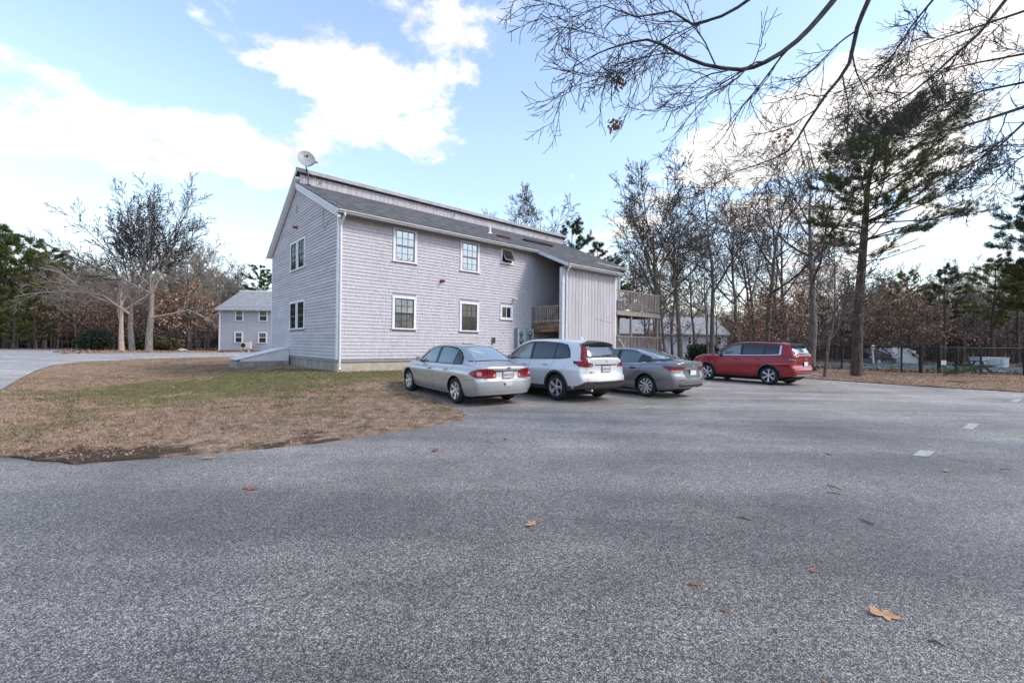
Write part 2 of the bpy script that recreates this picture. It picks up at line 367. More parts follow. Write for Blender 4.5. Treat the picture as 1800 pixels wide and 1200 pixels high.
def subdiv(poly, seg=.5, jit=.0, seed=1):
    r = random.Random(seed); out = []
    for i, p in enumerate(poly):
        q = poly[(i+1) % len(poly)]; n = max(1, int(math.hypot(q[0]-p[0], q[1]-p[1])/seg))
        for k in range(n):
            t = k/n; out.append((p[0]+(q[0]-p[0])*t+r.uniform(-jit, jit), p[1]+(q[1]-p[1])*t+r.uniform(-jit, jit)))
    return out
g2 = lambda px, py: tuple(G(px, py)[:2])
def HW(u, v, z=0): return (CX+u*math.cos(YAW)-v*math.sin(YAW), CY+u*math.sin(YAW)+v*math.cos(YAW), z)
def gsum(q, L_):
    r = np.zeros(len(q))
    for (px, py, rad, a) in L_: p = g2(px, py); r = r+a*np.exp(-((q[:, 0]-p[0])**2+(q[:, 1]-p[1])**2)/rad**2)
    return r
GREEN = lambda q: .21+gsum(q, [(330, 676, 2.4, .5), (450, 668, 2.6, .5), (540, 666, 2.2, .5), (230, 690, 1.9, .4), (680, 662, 2.4, .45), (400, 700, 1.6, .25), (620, 690, 1.0, .2), (440, 755, .6, .35), (130, 740, 1.2, .15), (1760, 672, 2.5, .4), (300, 655, 2.5, .25)])
SOIL = lambda q: .10+gsum(q, [(60, 800, .5, .6), (150, 806, .5, .7), (250, 800, .5, .65), (330, 788, .5, .5), (480, 780, .5, .5), (600, 748, .8, .4), (420, 720, .9, .35), (660, 722, .7, .35), (520, 712, .8, .35), (760, 720, .7, .3), (560, 775, .4, .5), (1560, 672, 1.6, .5), (1480, 664, 1.6, .4), (1660, 682, 1.5, .3)])
lot = [(-30, -14), (34, -14), (34, 8.0), g2(1800, 690), g2(1600, 678), g2(1440, 667), (13.0, 23.4), (9.5, 26.5), (4.5, 25.0), HW(13.6, -2.6)[:2], HW(9.6, -2.4)[:2], HW(4.5, -1.5)[:2], (-6.2, 12.6), (-8.5, 9.8), (-18, 9.0), (-30, 12)]
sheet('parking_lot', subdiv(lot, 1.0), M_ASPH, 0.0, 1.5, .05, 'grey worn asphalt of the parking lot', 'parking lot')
road = [(-30, 9), (-16, 9.2), g2(-60, 705), g2(0, 686), g2(30, 668), g2(60, 652), g2(95, 641), g2(140, 636), g2(250, 631), g2(400, 627), g2(470, 626), (-16, 42), (-14, 52), g2(475, 618), g2(385, 619.5), g2(240, 620.5), g2(110, 622), g2(90, 618), g2(170, 614), g2(0, 613), (-90, 52), (-90, 9)]
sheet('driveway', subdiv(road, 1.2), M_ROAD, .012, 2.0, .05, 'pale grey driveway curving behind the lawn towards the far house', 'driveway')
lawn_near = [(-170, 770), (-60, 792), (0, 803), (60, 812), (130, 815), (250, 806), (400, 795), (560, 778), (700, 757), (790, 742), (824, 734), (815, 727), (790, 713), (760, 702), (722, 692), (708, 686)]
LAWN = [g2(*p) for p in lawn_near]+[HW(4.6, -3.1)[:2], HW(5.5, -1.2)[:2], HW(7.5, -.9)[:2], HW(7.5, .5)[:2], HW(1, 1)[:2], HW(1, 9.5)[:2]]+[g2(*p) for p in ((470, 627), (400, 628), (250, 632), (140, 637), (95, 643), (60, 655), (30, 671), (0, 690), (-60, 712), (-150, 740))]
sheet('lawn', subdiv(LAWN, .2, .055, 3), M_LAWN, .022, .45, .07, 'patchy brown and green winter lawn beside the house', 'lawn')
isl = [g2(*p) for p in ((95, 619), (170, 615.3), (260, 615), (380, 617.2), (384, 619), (250, 620.2), (120, 621.5))]
sheet('tree_island', subdiv(isl, 1.0, .1), M_LAWN, .05, 2.0, .1, 'strip of thin grass under the big bare trees', 'lawn')
VERGE = [(34, 8), g2(1800, 689), g2(1600, 677.5), g2(1440, 666.5), (13.2, 23.2), (17, 29.5)]+[(at(px, 600, d_).x, d_) for px, d_ in ((1480, 30.8), (1585, 27.8), (1652, 27.0), (1800, 26.0), (1990, 25.2))]+[(50, 24), (50, 8)]
sheet('verge', subdiv(VERGE, .25, .10, 5), M_LAWN, .03, 1.5, .08, 'leaf strewn grass verge between the lot and the pool fence', 'verge')
# ---- painted stall marks on the asphalt
M_PAINT = mat('worn_paint', (.56, .54, .51), .8, col2=(.27, .26, .25), vscale=18, detail=8)
M_PAINTY = mat('worn_yellow_paint', (.46, .42, .33), .8, col2=(.24, .23, .215), vscale=16, detail=8)
MZ = [.005]
def mark(pts, m, lab):
    P = [G(*p) for p in pts]; MZ[0] += .0012
    MB().add([(p.x, p.y, p.z+MZ[0]) for p in P], [tuple(range(len(P)))]).build('stall_marking', m, kind='structure', label=lab, cat='marking')
mark([(1604, 801), (1632, 803), (1645, 793), (1618, 791)], M_PAINT, 'worn white stall number painted on the open asphalt')
mark([(1691, 753), (1709, 755), (1722, 745), (1704, 744)], M_PAINT, 'small white rectangle painted on asphalt towards the verge')
mark([(1776, 706), (1789, 707), (1797, 702), (1784, 701)], M_PAINT, 'faint white dash painted on asphalt beside the grass verge')
mark([(1472, 682), (1475, 683), (1494, 678), (1491, 677)], M_PAINT, 'white stall line painted behind the red car')
mark([(1462, 674), (1463, 676), (1492, 678.5), (1493, 677)], M_PAINT, 'short white line crossing the stall line near the verge')
mark([(1122, 718), (1128, 720), (1150, 715), (1144, 714)], M_PAINTY, 'worn yellow dash painted behind the grey sedan')
mark([(1222, 707), (1227, 708.5), (1252, 704), (1248, 703)], M_PAINTY, 'worn yellow dash painted to the side of the grey sedan')
mark([(1408, 688), (1412, 689), (1432, 686), (1429, 685)], M_PAINTY, 'worn pale dash painted behind the red car tail')
# ---- loose grass and leaf litter
def scatter(poly, n, seed, dens=None):
    r = np.random.default_rng(seed); P = np.array(poly); lo, hi = P.min(0), P.max(0); out = np.zeros((0, 2))
    while len(out) < n:
        q = r.uniform(lo, hi, (n*3, 2)); q = q[inpoly(q[:, 0], q[:, 1], poly)]
        if dens is not None: q = q[r.random(len(q)) < dens(q)]
        out = np.vstack([out, q])
    return out[:n]
def vnoise(q, s, seed):
    r = np.random.default_rng(seed); tab = r.random((64, 64)); p = q*s; i = np.floor(p).astype(int); f = p-i; f = f*f*(3-2*f)
    a = tab[i[:, 0] % 64, i[:, 1] % 64]; b = tab[(i[:, 0]+1) % 64, i[:, 1] % 64]; c = tab[i[:, 0] % 64, (i[:, 1]+1) % 64]; d = tab[(i[:, 0]+1) % 64, (i[:, 1]+1) % 64]
    return (a*(1-f[:, 0])+b*f[:, 0])*(1-f[:, 1])+(c*(1-f[:, 0])+d*f[:, 0])*f[:, 1]
def blades(name, q, h, wd, m, seed, label, lift=.03):
    r = np.random.default_rng(seed); n = len(q); a = r.uniform(0, 2*math.pi, n); hh = h*r.uniform(.4, 1.3, n); z = T(q[:, 0], q[:, 1])+lift
    base = np.stack([q[:, 0], q[:, 1], z], -1); side = np.stack([np.cos(a), np.sin(a), a*0], -1)*(wd*r.uniform(.6, 1.4, n))[:, None]
    lean = r.normal(0, .55, (n, 2)); tip = base+np.stack([lean[:, 0]*hh, lean[:, 1]*hh, hh], -1)
    V = np.stack([base-side, base+side, tip], 1).reshape(-1, 3); F = np.arange(3*n).reshape(-1, 3)
    o = link(name, npmesh(name, V, F, m)); tag(o, label, 'grass', kind='stuff')
def flakes(name, q, size, m, seed, label, lift=.05, cat='leaves', up=.03):
    r = np.random.default_rng(seed); n = len(q); a = r.uniform(0, 2*math.pi, n); s = size*r.uniform(.5, 1.3, n); z = T(q[:, 0], q[:, 1])+lift+r.uniform(0, up, n)
    c = np.stack([q[:, 0], q[:, 1], z], -1); d1 = np.stack([np.cos(a), np.sin(a), r.normal(0, .35, n)], -1)*s[:, None]; d2 = np.stack([-np.sin(a), np.cos(a), r.normal(0, .35, n)], -1)*(s*r.uniform(.35, .7, n))[:, None]
    V = np.stack([c-d1, c+d2, c+d1, c-d2], 1).reshape(-1, 3); F = np.arange(4*n).reshape(-1, 4)
    o = link(name, npmesh(name, V, F, m)); tag(o, label, cat, kind='stuff')
M_DRY = mat('dry_grass', (.25, .17, .11), .9, col2=(.56, .42, .29), vscale=5, detail=8, spec=.1)
M_GREEN = mat('green_grass', (.095, .105, .04), .9, col2=(.28, .265, .115), vscale=4, detail=8, spec=.1)
M_LITTER = mat('leaf_litter', (.16, .085, .055), .9, col2=(.46, .29, .19), vscale=7, detail=9, spec=.15)
near = lambda q: np.clip(14/np.maximum(np.hypot(q[:, 0], q[:, 1]), 1), .12, 1)
q = scatter(LAWN, 130000, 11, lambda q: near(q)*np.clip(1.25-1.5*SOIL(q), .1, 1)); gm = GREEN(q)+(vnoise(q, .9, 5)*.55+vnoise(q, 2.7, 6)*.45-.5)*1.9
green = gm > .46
blades('dry_grass', q[~green], .04, .006, M_DRY, 1, 'short tan winter grass covering the lawn')
blades('green_grass', q[green], .045, .006, M_GREEN, 2, 'green grass growing in patches on the lawn')
q = scatter(LAWN, 30000, 12, lambda q: near(q)*np.clip(vnoise(q, .5, 9)*2.2-.55, .05, 1))
flakes('leaf_litter', q, .020, M_LITTER, 4, 'small dead leaves scattered over the lawn')
q = scatter(VERGE, 26000, 14); blades('verge_grass', q, .06, .010, M_DRY, 5, 'tan grass growing on the verge by the pool fence')
q = scatter(VERGE, 20000, 15); flakes('verge_leaves', q, .035, M_LITTER, 6, 'rusty fallen leaves drifted along the pool fence')
def ring(n, seed, dmin, dmax, a0, a1):
    r = np.random.default_rng(seed); d = np.sqrt(r.uniform(dmin**2, dmax**2, n)); a = np.radians(r.uniform(a0, a1, n)); return np.stack([d*np.sin(a), d*np.cos(a)], -1)
q = ring(26000, 21, 26, 75, 8, 55); q = q[~inpoly(q[:, 0], q[:, 1], lot) & ~inpoly(q[:, 0], q[:, 1], VERGE)]
q = np.vstack([q, ring(14000, 22, 50, 85, -60, -25)]); q = q[~inpoly(q[:, 0], q[:, 1], road)]
flakes('forest_leaves', q, .12, M_LITTER, 7, 'carpet of rusty fallen leaves on the floor of the woods', lift=-.04, up=.12)
# ================================================================ MAIN HOUSE (local: u along facade, v into the house, z up)
LILAC = (.50, .485, .545)
M_SHING = mat('lilac_shingle', (.485, .457, .482), .85, col2=(.59, .558, .585), vscale=5, detail=8, streak=(3, 3, .6), rnd=.03, bump=.1, bscale=90)
M_CLAP = mat('lilac_clapboard', (.50, .48, .52), .8, col2=(.59, .565, .605), vscale=3, detail=7, streak=(1, .25, 1), rnd=.06)
M_BOARD = mat('lilac_board', (.45, .42, .435), .85, col2=(.57, .53, .55), vscale=4, detail=8, streak=(2.5, 2.5, .22), rnd=.07)
M_CORE = mat('lilac_wall', (.35, .335, .36), .9)
M_WHITE = mat('white_trim', (.80, .80, .82), .55, var=.05, vscale=6)
M_TRIMB = mat('pale_blue_trim', (.62, .645, .69), .6, var=.06, vscale=5)
M_GUT = mat('gutter_white', (.60, .59, .58), .5, col2=(.44, .43, .41), vscale=4, detail=8, streak=(.6, 4, 4))
M_SOFF = mat('soffit_grey', (.30, .295, .29), .8)
M_CONC = mat('concrete', (.42, .35, .27), .9, col2=(.55, .47, .37), vscale=4, detail=8, bump=.3, bscale=30)
M_CONCG = mat('stained_concrete', (.24, .22, .195), .9, col2=(.42, .395, .36), vscale=2.6, detail=9, streak=(2.5, 2.5, .35), bump=.3, bscale=30)
M_SASH = mat('tan_sash', (.22, .19, .165), .6)
M_DARKSASH = mat('dark_sash', (.05, .048, .05), .6)
M_PANE = glass('window_glass', (.014, .018, .022), .30)
M_CURT = mat('curtain', (.62, .65, .66), .9, var=.12, vscale=10, streak=(9, 9, .3))
M_PANEC = glass('curtained_glass', (.27, .30, .31), .06, 1.3)
M_PANEB = glass('blind_glass', (.10, .095, .085), .03, 1.2)
M_PANED = glass('dark_glass', (.022, .023, .024), .035, 1.12); M_PANEG = glass('grey_glass', (.075, .085, .095), .05, 1.3)
M_WOOD = mat('weathered_wood', (.25, .20, .17), .9, col2=(.44, .37, .32), vscale=5, detail=8, streak=(2, 2, .3), rnd=.12)
M_WOODD = mat('brown_timber', (.14, .08, .055), .9, col2=(.34, .23, .155), vscale=3, detail=9, streak=(.5, .5, 2), rnd=.1)
M_BLACK = mat('black', (.012, .012, .013), .6)
M_RUST = mat('rust', (.26, .06, .025), .7)
def roofmat():
    m = bpy.data.materials.new('roof_shingle'); m.use_nodes = True; t = m.node_tree; P = t.nodes['Principled BSDF']; P.inputs['Roughness'].default_value = .95; L = t.links.new
    tc = t.nodes.new('ShaderNodeTexCoord'); br = t.nodes.new('ShaderNodeTexBrick'); mp = t.nodes.new('ShaderNodeMapping')
    L(tc.outputs['Object'], mp.inputs[0]); L(mp.outputs[0], br.inputs['Vector'])
    br.inputs['Scale'].default_value = 1; br.inputs['Brick Width'].default_value = .3; br.inputs['Row Height'].default_value = .13; br.inputs['Mortar Size'].default_value = .012
    br.inputs['Color1'].default_value = (.055, .052, .052, 1); br.inputs['Color2'].default_value = (.14, .133, .13, 1); br.inputs['Mortar'].default_value = (.05, .05, .05, 1)
    n = t.nodes.new('ShaderNodeTexNoise'); n.inputs['Scale'].default_value = 3; n.inputs['Detail'].default_value = 9; L(tc.outputs['Object'], n.inputs['Vector'])
    mr = t.nodes.new('ShaderNodeMapRange'); L(n.outputs['Fac'], mr.inputs[0]); mr.inputs[1].default_value = .3; mr.inputs[2].default_value = .7; mr.inputs[3].default_value = .65; mr.inputs[4].default_value = 1.45
    v = t.nodes.new('ShaderNodeVectorMath'); v.operation = 'SCALE'; L(br.outputs['Color'], v.inputs[0]); L(mr.outputs[0], v.inputs['Scale']); L(v.outputs[0], P.inputs['Base Color'])
    b = t.nodes.new('ShaderNodeBump'); b.inputs['Strength'].default_value = .6; b.inputs['Distance'].default_value = .012; L(br.outputs['Fac'], b.inputs['Height']); b.invert = True; L(b.outputs[0], P.inputs['Normal'])
    return m
M_ROOF = roofmat()
H = empty('apartment_house', (CX, CY, 0), YAW, 'two storey lilac shingled apartment house with a stair tower and white trimmed windows', 'house')
UE, VL = 16.8, 9.1; ZS, ZE = .90, 6.12            # end of the house, depth, siding bottom, soffit
VB, ZB0, ZB1 = 4.6, 8.30, 8.82                    # clerestory band
SL = .442; ztop = lambda v: 6.17+SL*(v+.38)       # top of the front roof plane
zback = lambda v: 8.90-.615*(v-4.42)
MB().prism([(0, ZS-.1), (0, 6.2), (VB, 8.22), (VB, 8.74), (VL, zback(VL)-.14), (VL, ZS-.1)], 'x', 0.0, UE).build('wall_core', M_CORE, H)
# foundation panels
for i, (a, b) in enumerate(zip([0, 1.35, 2.5, 3.65, 4.85, 6.1, 7.4, 8.7, 10.0, 11.4, 12.8, 14.2, 15.5], [1.345, 2.495, 3.645, 4.845, 6.095, 7.395, 8.695, 9.995, 11.395, 12.795, 14.195, 15.495, 16.78])):
    boxo('foundation_panel', (a+.02, .05, -.25), (b+.02, .35, ZS-.102), M_CONC, H)
for a, b in ((.35, 1.5), (1.505, 2.6), (2.605, 3.7), (3.705, 4.75), (4.755, 5.8), (5.805, VL)):
    boxo('foundation_panel', (.04, a, -.25), (.34, b-.005, ZS-.102), M_CONCG, H)
boxo('foundation_panel', (.045, .052, -.25), (.339, .345, ZS-.1035), M_CONCG, H)
# windows ---------------------------------------------------------------
FAC = lambda a, out, z: (a, -out, z)
GAB = lambda a, out, z: (-out, a, z)
def pbox(name, P, a0, a1, o0, o1, z0, z1, m, parent):
    p, q = P(a0, o0, z0), P(a1, o1, z1)
    return boxo(name, tuple(map(min, p, q)), tuple(map(max, p, q)), m, parent)
HOLES = {'f': [], 'g': []}
def window(P, side, a0, a1, z0, z1, up, lo, sash=M_SASH, grid=(3, 2), case=.10, lowgrid=True):
    HOLES[side].append((a0, a1, z0, z1)); mb = MB()
    def bx(b_, c0, c1, o0, o1, e0, e1):
        p, q = P(c0, o0, e0), P(c1, o1, e1); b_.box(tuple(map(min, p, q)), tuple(map(max, p, q)))
    bx(mb, a0, a0+case, .002, .060, z0+.055, z1-case); bx(mb, a1-case, a1, .002, .060, z0+.055, z1-case)
    bx(mb, a0-.01, a1+.01, .002, .066, z1-case, z1); bx(mb, a0-.035, a1+.035, .002, .095, z0, z0+.055)
    W = mb.build('window', M_WHITE, H)
    i0, i1, j0, j1 = a0+case, a1-case, z0+.055, z1-case; zm = (j0+j1)/2-.01
    for (e0, e1, off, gm, gridon) in ((zm, j1, .022, up, True), (j0, zm, .010, lo, lowgrid)):
        s = MB(); f = .045
        bx(s, i0, i0+f, off, off+.022, e0, e1); bx(s, i1-f, i1, off, off+.022, e0, e1)
        bx(s, i0+f, i1-f, off, off+.022, e0, e0+f*.9); bx(s, i0+f, i1-f, off, off+.022, e1-f*.8, e1)
        s.build('sash', sash, W)
        x0, x1, y0, y1 = i0+f, i1-f, e0+f*.9, e1-f*.8; nx_, ny_ = grid
        for a in range(nx_):
            for b in range(ny_):
                pbox('pane', P, x0+(x1-x0)*a/nx_, x0+(x1-x0)*(a+1)/nx_-.0005, off+.003, off+.009, y0+(y1-y0)*b/ny_, y0+(y1-y0)*(b+1)/ny_-.0005, gm, W)
        if gridon:
            g = MB()
            for a in range(1, nx_): c = x0+(x1-x0)*a/nx_; bx(g, c-.011, c+.011, off+.0095, off+.019, y0, y1)
            for b in range(1, ny_): c = y0+(y1-y0)*b/ny_; bx(g, x0, x1, off+.0098, off+.0175, c-.011, c+.011)
            g.build('muntins', sash, W)
    return W
window(FAC, 'f', 2.06, 3.085, 4.645, 5.985, M_PANE, M_PANE)
window(FAC, 'f', 5.19, 6.215, 4.645, 5.985, M_PANE, M_PANE)
window(FAC, 'f', 2.06, 3.085, 2.03, 3.335, M_PANEC, M_PANEG, M_DARKSASH)
window(FAC, 'f', 5.19, 6.215, 2.03, 3.335, M_PANEB, M_PANED, M_DARKSASH)
window(GAB, 'g', 3.70, 4.72, 4.61, 5.93, M_PANED, M_PANED, M_DARKSASH, (2, 2)); window(GAB, 'g', 4.80, 5.82, 4.61, 5.93, M_PANED, M_PANED, M_DARKSASH, (2, 2))
window(GAB, 'g', 3.65, 4.70, 2.03, 3.29, M_PANED, M_PANED, M_DARKSASH, (2, 2)); window(GAB, 'g', 4.78, 5.82, 2.03, 3.29, M_PANED, M_PANED, M_DARKSASH, (2, 2))
# small awning window (open) and small slider
def small(a0, a1, z0, z1, awning):
    HOLES['f'].append((a0, a1, z0, z1)); mb = MB(); c = .085
    mb.box((a0, -.060, z0+c), (a0+c, -.002, z1-c)).box((a1-c, -.060, z0+c), (a1, -.002, z1-c)).box((a0, -.063, z1-c), (a1, -.002, z1)).box((a0-.015, -.075, z0), (a1+.015, -.002, z0+c))
    W = mb.build('window', M_WHITE, H); i0, i1, j0, j1 = a0+c, a1-c, z0+c, z1-c
    boxo('opening', (i0, -.012, j0), (i1, -.003, j1), M_BLACK, W)
    if awning:
        top, bot = (-.045, j1-.06), (-.27, j0+.08)
        s = MB()
        for x in (i0+.02, i1-.02): s.bar((x, top[0], top[1]), (x, bot[0], bot[1]), .035, .03)
        s.bar((i0, bot[0], bot[1]), (i1, bot[0], bot[1]), .04, .04); s.bar((i0, top[0], top[1]), (i1, top[0], top[1]), .03, .03); s.build('sash', M_SASH, W)
        MB().add([(i0+.03, top[0]-.012, top[1]), (i1-.03, top[0]-.012, top[1]), (i1-.03, bot[0]-.012, bot[1]), (i0+.03, bot[0]-.012, bot[1])], [(0, 1, 2, 3)]).build('pane', M_PANE, W)
    else:
        mid = (i0+i1)/2
        for x0, x1, o in ((i0, mid+.02, .024), (mid-.02, i1, .014)):
            s = MB(); s.box((x0, -o-.012, j0), (x0+.03, -o, j1)).box((x1-.03, -o-.012, j0), (x1, -o, j1)).box((x0+.03, -o-.012, j0), (x1-.03, -o, j0+.03)).box((x0+.03, -o-.012, j1-.03), (x1-.03, -o, j1)); s.build('sash', M_WHITE, W)
            boxo('pane', (x0+.03, -o-.008, j0+.03), (x1-.03, -o-.003, j1-.03), M_PANED, W)
small(7.47, 8.225, 5.26, 5.985, True); small(7.47, 8.225, 2.64, 3.335, False)
# facade shingles, one part per course, each shingle its own wedge ---------------
EXPO = .1275; sh = random.Random(4)
ALLS = []; z = ZS
while z < 6.14:
    z1 = min(z+EXPO, 6.16); segs = [(.10, UE)]
    for (a0, a1, b0, b1) in HOLES['f']:
        if b0 < z1-.01 and b1 > z+.01:
            ns = []
            for s0, s1 in segs:
                if a1 <= s0 or a0 >= s1: ns.append((s0, s1)); continue
                if a0 > s0: ns.append((s0, a0+.01))
                if a1 < s1: ns.append((a1-.01, s1))
            segs = ns
    for s0, s1 in segs:
        u = s0
        while u < s1-.001:
            wd = sh.choice((.09, .115, .14, .17, .205, .24))*sh.uniform(.93, 1.07); e = min(u+wd, s1)
            if s1-e < .05: e = s1
            ALLS.append((u, e, z+sh.uniform(-.005, .004), z1+.012, sh.uniform(.026, .036))); u = e
    z += EXPO
ALLS.sort(key=lambda q: q[0])
def shingle(mb, q, org=(0, 0)):
    u, e, zb, zt_, t = q; u, e, zb, zt_ = u-org[0]+.0013, e-org[0]-.0013, zb-org[1], zt_-org[1]
    mb.add([(u, -t, zb), (e, -t, zb), (e, -.006, zt_), (u, -.006, zt_), (u, 0, zb), (e, 0, zb), (e, 0, zt_), (u, 0, zt_)], [(0, 1, 2, 3), (4, 5, 1, 0), (0, 3, 7, 4), (1, 5, 6, 2)])
for q in ALLS[:300]:                       # the shingles that show largest, by the near corner
    mb = MB(); shingle(mb, q, (q[0], q[2])); mb.build('shingle', M_SHING, H, loc=(q[0], 0, q[2]))
mb = MB()
for q in ALLS[300:]: shingle(mb, q)
mb.build('shingles', M_SHING, H, kind='stuff')
# gable clapboards: one part each, cut to the roof slope ---------------------------
z = ZS
while z < 8.75:
    z1 = z+EXPO
    vmin = .10 if z1 < 6.15 else max(.10, (z1-6.17)/SL-.38-.02)
    if z1 > ZB0-.05: vmin = VB-.05
    vmax = VL-.02 if z < zback(VL)-.15 else min(VL-.02, 4.42+(8.90-z1-.13)/.615)
    if vmax-vmin > .1:
        segs = [(vmin, vmax)]
        for (a0, a1, b0, b1) in HOLES['g']:
            if b0 < z1-.01 and b1 > z+.01:
                ns = []
                for s0, s1 in segs:
                    if a1 <= s0 or a0 >= s1: ns.append((s0, s1)); continue
                    if a0 > s0: ns.append((s0, a0+.01))
                    if a1 < s1: ns.append((a1-.01, s1))
                segs = ns
        for s0, s1 in segs:
            mb = MB()
            mb.add([(-.036, s0, z), (-.036, s1, z), (-.006, s1, z1+.012), (-.006, s0, z1+.012), (0, s0, z), (0, s1, z), (0, s1, z1+.012), (0, s0, z1+.012)], [(0, 3, 2, 1), (4, 0, 1, 5), (0, 4, 7, 3), (1, 2, 6, 5)])
            mb.build('clapboard', M_CLAP, H)
    z += EXPO
# trim
boxo('corner_board', (-.034, -.034, ZS-.02), (.105, .11, 6.10), M_WHITE, H)
boxo('corner_board', (-.034, VL-.1, ZS-.02), (.02, VL+.03, zback(VL)-.15), M_WHITE, H)
boxo('corner_board', (UE-.12, -.034, ZS-.02), (UE+.03, .1, 6.10), M_WHITE, H)
# roofs ------------------------------------------------------------------
U0, U1 = -.22, UE+.22
def slab(name, v0, v1, zf, th, u0, u1, m): return MB().prism([(v0, zf(v0)-th), (v1, zf(v1)-th), (v1, zf(v1)), (v0, zf(v0))], 'x', u0, u1).build(name, m, H)
rf = slab('roof', -.40, VB+.02, ztop, .07, U0+.03, U1-.03, M_ROOF)
slab('roof', 4.425, VL+.32, zback, .08, U0, U1, M_ROOF)
TU0, TU1, TV = 9.55, 13.62, -2.0
slab('roof', TV-.36, -.403, ztop, .07, TU0-.06, TU1+.14, M_ROOF)
boxo('soffit', (0.11, -.36, 6.055), (TU0-.06, -.035, 6.085), M_SOFF, H); boxo('soffit', (TU1+.14, -.36, 6.055), (UE, -.035, 6.085), M_SOFF, H)
boxo('fascia', (U0+.05, -.395, 5.965), (TU0-.07, -.365, 6.098), M_SOFF, H); boxo('fascia', (TU1+.15, -.395, 5.965), (U1-.05, -.365, 6.098), M_SOFF, H)
def gutter(u0, u1, v, zt_):
    pr = [(v, zt_), (v-.10, zt_), (v-.125, zt_-.025), (v-.115, zt_-.055), (v-.085, zt_-.075), (v-.07, zt_-.115), (v, zt_-.115)]
    return MB().prism(pr, 'x', u0, u1).build('gutter', M_GUT, H)
gutter(U0+.02, TU0-.08, -.398, 6.105); gutter(TU1+.17, U1-.02, -.398, 6.105); gutter(TU0-.05, TU1+.12, TV-.363, ztop(TV-.36)-.065)
zt0 = ztop(TV-.36)
boxo('fascia', (TU0-.05, TV-.36, zt0-.20), (TU1+.13, TV-.33, zt0-.072), M_WHITE, H)
boxo('soffit', (TU0-.05, TV-.328, zt0-.20), (TU1+.13, TV-.03, zt0-.175), M_SOFF, H)
# rake boards
def rake(name, u, v0, v1, zf, drop, wd, m, th=.035): return MB().prism([(v0, zf(v0)-drop-wd), (v1, zf(v1)-drop-wd), (v1, zf(v1)-drop), (v0, zf(v0)-drop)], 'x', u, u+th).build(name, m, H)
rake('rake_board', U0-.005, -.40, VB-.03, ztop, .035, .20, M_TRIMB); rake('rake_board', U0+.035, -.38, VB-.03, ztop, .23, .09, M_WHITE, .10)
rake('rake_board', U0-.03, 4.43, VL+.30, zback, .03, .15, M_TRIMB); rake('rake_board', U0+.01, 4.6, VL+.1, zback, .178, .09, M_WHITE, .16)
rake('rake_board', TU0-.095, TV-.36, -.41, ztop, .02, .17, M_TRIMB); rake('rake_board', U1-.03, -.40, VB-.03, ztop, .03, .2, M_WHITE)
# clerestory band of vertical boards under the high ridge
nb = 74; bw = (UE+.1)/nb
for i in range(nb):
    a = -.05+i*bw; boxo('clerestory_board', (a+.006, VB-.035, ZB0-.12), (a+bw-.006, VB, ZB1-.03), M_BOARD, H)
boxo('ridge_cap', (U0-.035, VB-.215, ZB1-.035), (U1+.01, VB-.178, ZB1+.12), mat('weathered_cap', (.36, .345, .36), .8, col2=(.50, .47, .49), vscale=3), H)
boxo('ridge_soffit', (U0+.02, VB-.176, ZB1-.028), (U1-.02, VB-.036, ZB1-.01), M_SOFF, H)
for u in (.80, 7.9, 15.2):
    v = MB().box((u-.13, VB-.055, 8.47), (u+.13, VB-.034, 8.67)).build('gable_vent', M_WHITE, H)
    for j in range(5): MB().bar((u-.10, VB-.062, 8.495+j*.036), (u+.10, VB-.062, 8.515+j*.036), .012, .018).build('louver', M_SASH, v)
# roof vent pipe, flashing
pu, pv = 7.9, 1.35
MB().tube([(pu, pv, ztop(pv)-.05), (pu, pv, ztop(pv)+.36)], .055, 12).build('vent_pipe', M_WHITE, H, True, 40)
MB().lathe([(.16, -.02), (.08, .05), (.06, .09)], 14, 'z', (pu, pv, ztop(pv)+.02)).build('pipe_flashing', M_WHITE, H)
MB().bar((8.3, 1.3, ztop(1.3)+.035), (9.1, 1.2, ztop(1.2)+.035), .22, .05).build('roof_patch', M_RUST, H)
MB().bar((10.7, 1.9, ztop(1.9)+.05), (12.9, 1.9, ztop(1.9)+.05), .26, .09).build('skylight_curb', M_BLACK, H)
# downspouts
def spout(pts, parent=H, r=.042): return MB().tube(pts, r, 8).build('downspout', M_WHITE, parent, True, 50)
spout([(.03, -.46, 6.02), (.03, -.46, 5.93), (.055, -.10, 5.72), (.055, -.085, 5.6), (.055, -.085, .62), (.055, -.16, .52)])
spout([(TU0+.02, TV-.42, zt0-.16), (TU0+.02, TV-.42, zt0-.26), (TU0+.22, TV-.075, zt0-.48), (TU0+.22, TV-.075, .2)])
spout([(UE+.1, -.46, 6.0), (UE+.1, -.46, 5.93), (UE-.05, -.09, 5.7), (UE-.05, -.085, .5)])
# stair tower -------------------------------------------------------------
nb = 16; bw = (TU1-TU0-.2)/nb
for i in range(nb):
    a = TU0+.19+i*bw; boxo('tower_board', (a+.010, TV-.028, .15), (a+bw-.010, TV, zt0-.21), M_BOARD, H)
boxo('tower_frame', (TU0+.18, TV+.001, .1), (TU1, TV+.10, zt0-.19), M_CORE, H)
boxo('tower_post', (TU0-.01, TV-.03, .1), (TU0+.178, TV+.16, zt0-.18), M_TRIMB, H)
boxo('tower_post', (TU1+.001, TV-.03, .1), (TU1+.10, TV+.1, zt0-.2), M_WHITE, H)
for i in range(8): boxo('tower_side_board', (TU1+.002, TV+.11+i*.23, .3), (TU1+.03, TV+.11+i*.23+.225, ztop(TV+.11+i*.23)-.09), M_BOARD, H)
MB().add([(12.0, TV-.032, 2.82), (13.3, TV-.032, 2.66), (13.3, TV-.028, 2.675), (12.0, TV-.028, 2.835)], [(0, 1, 2, 3)]).build('board_crack', M_BLACK, H)
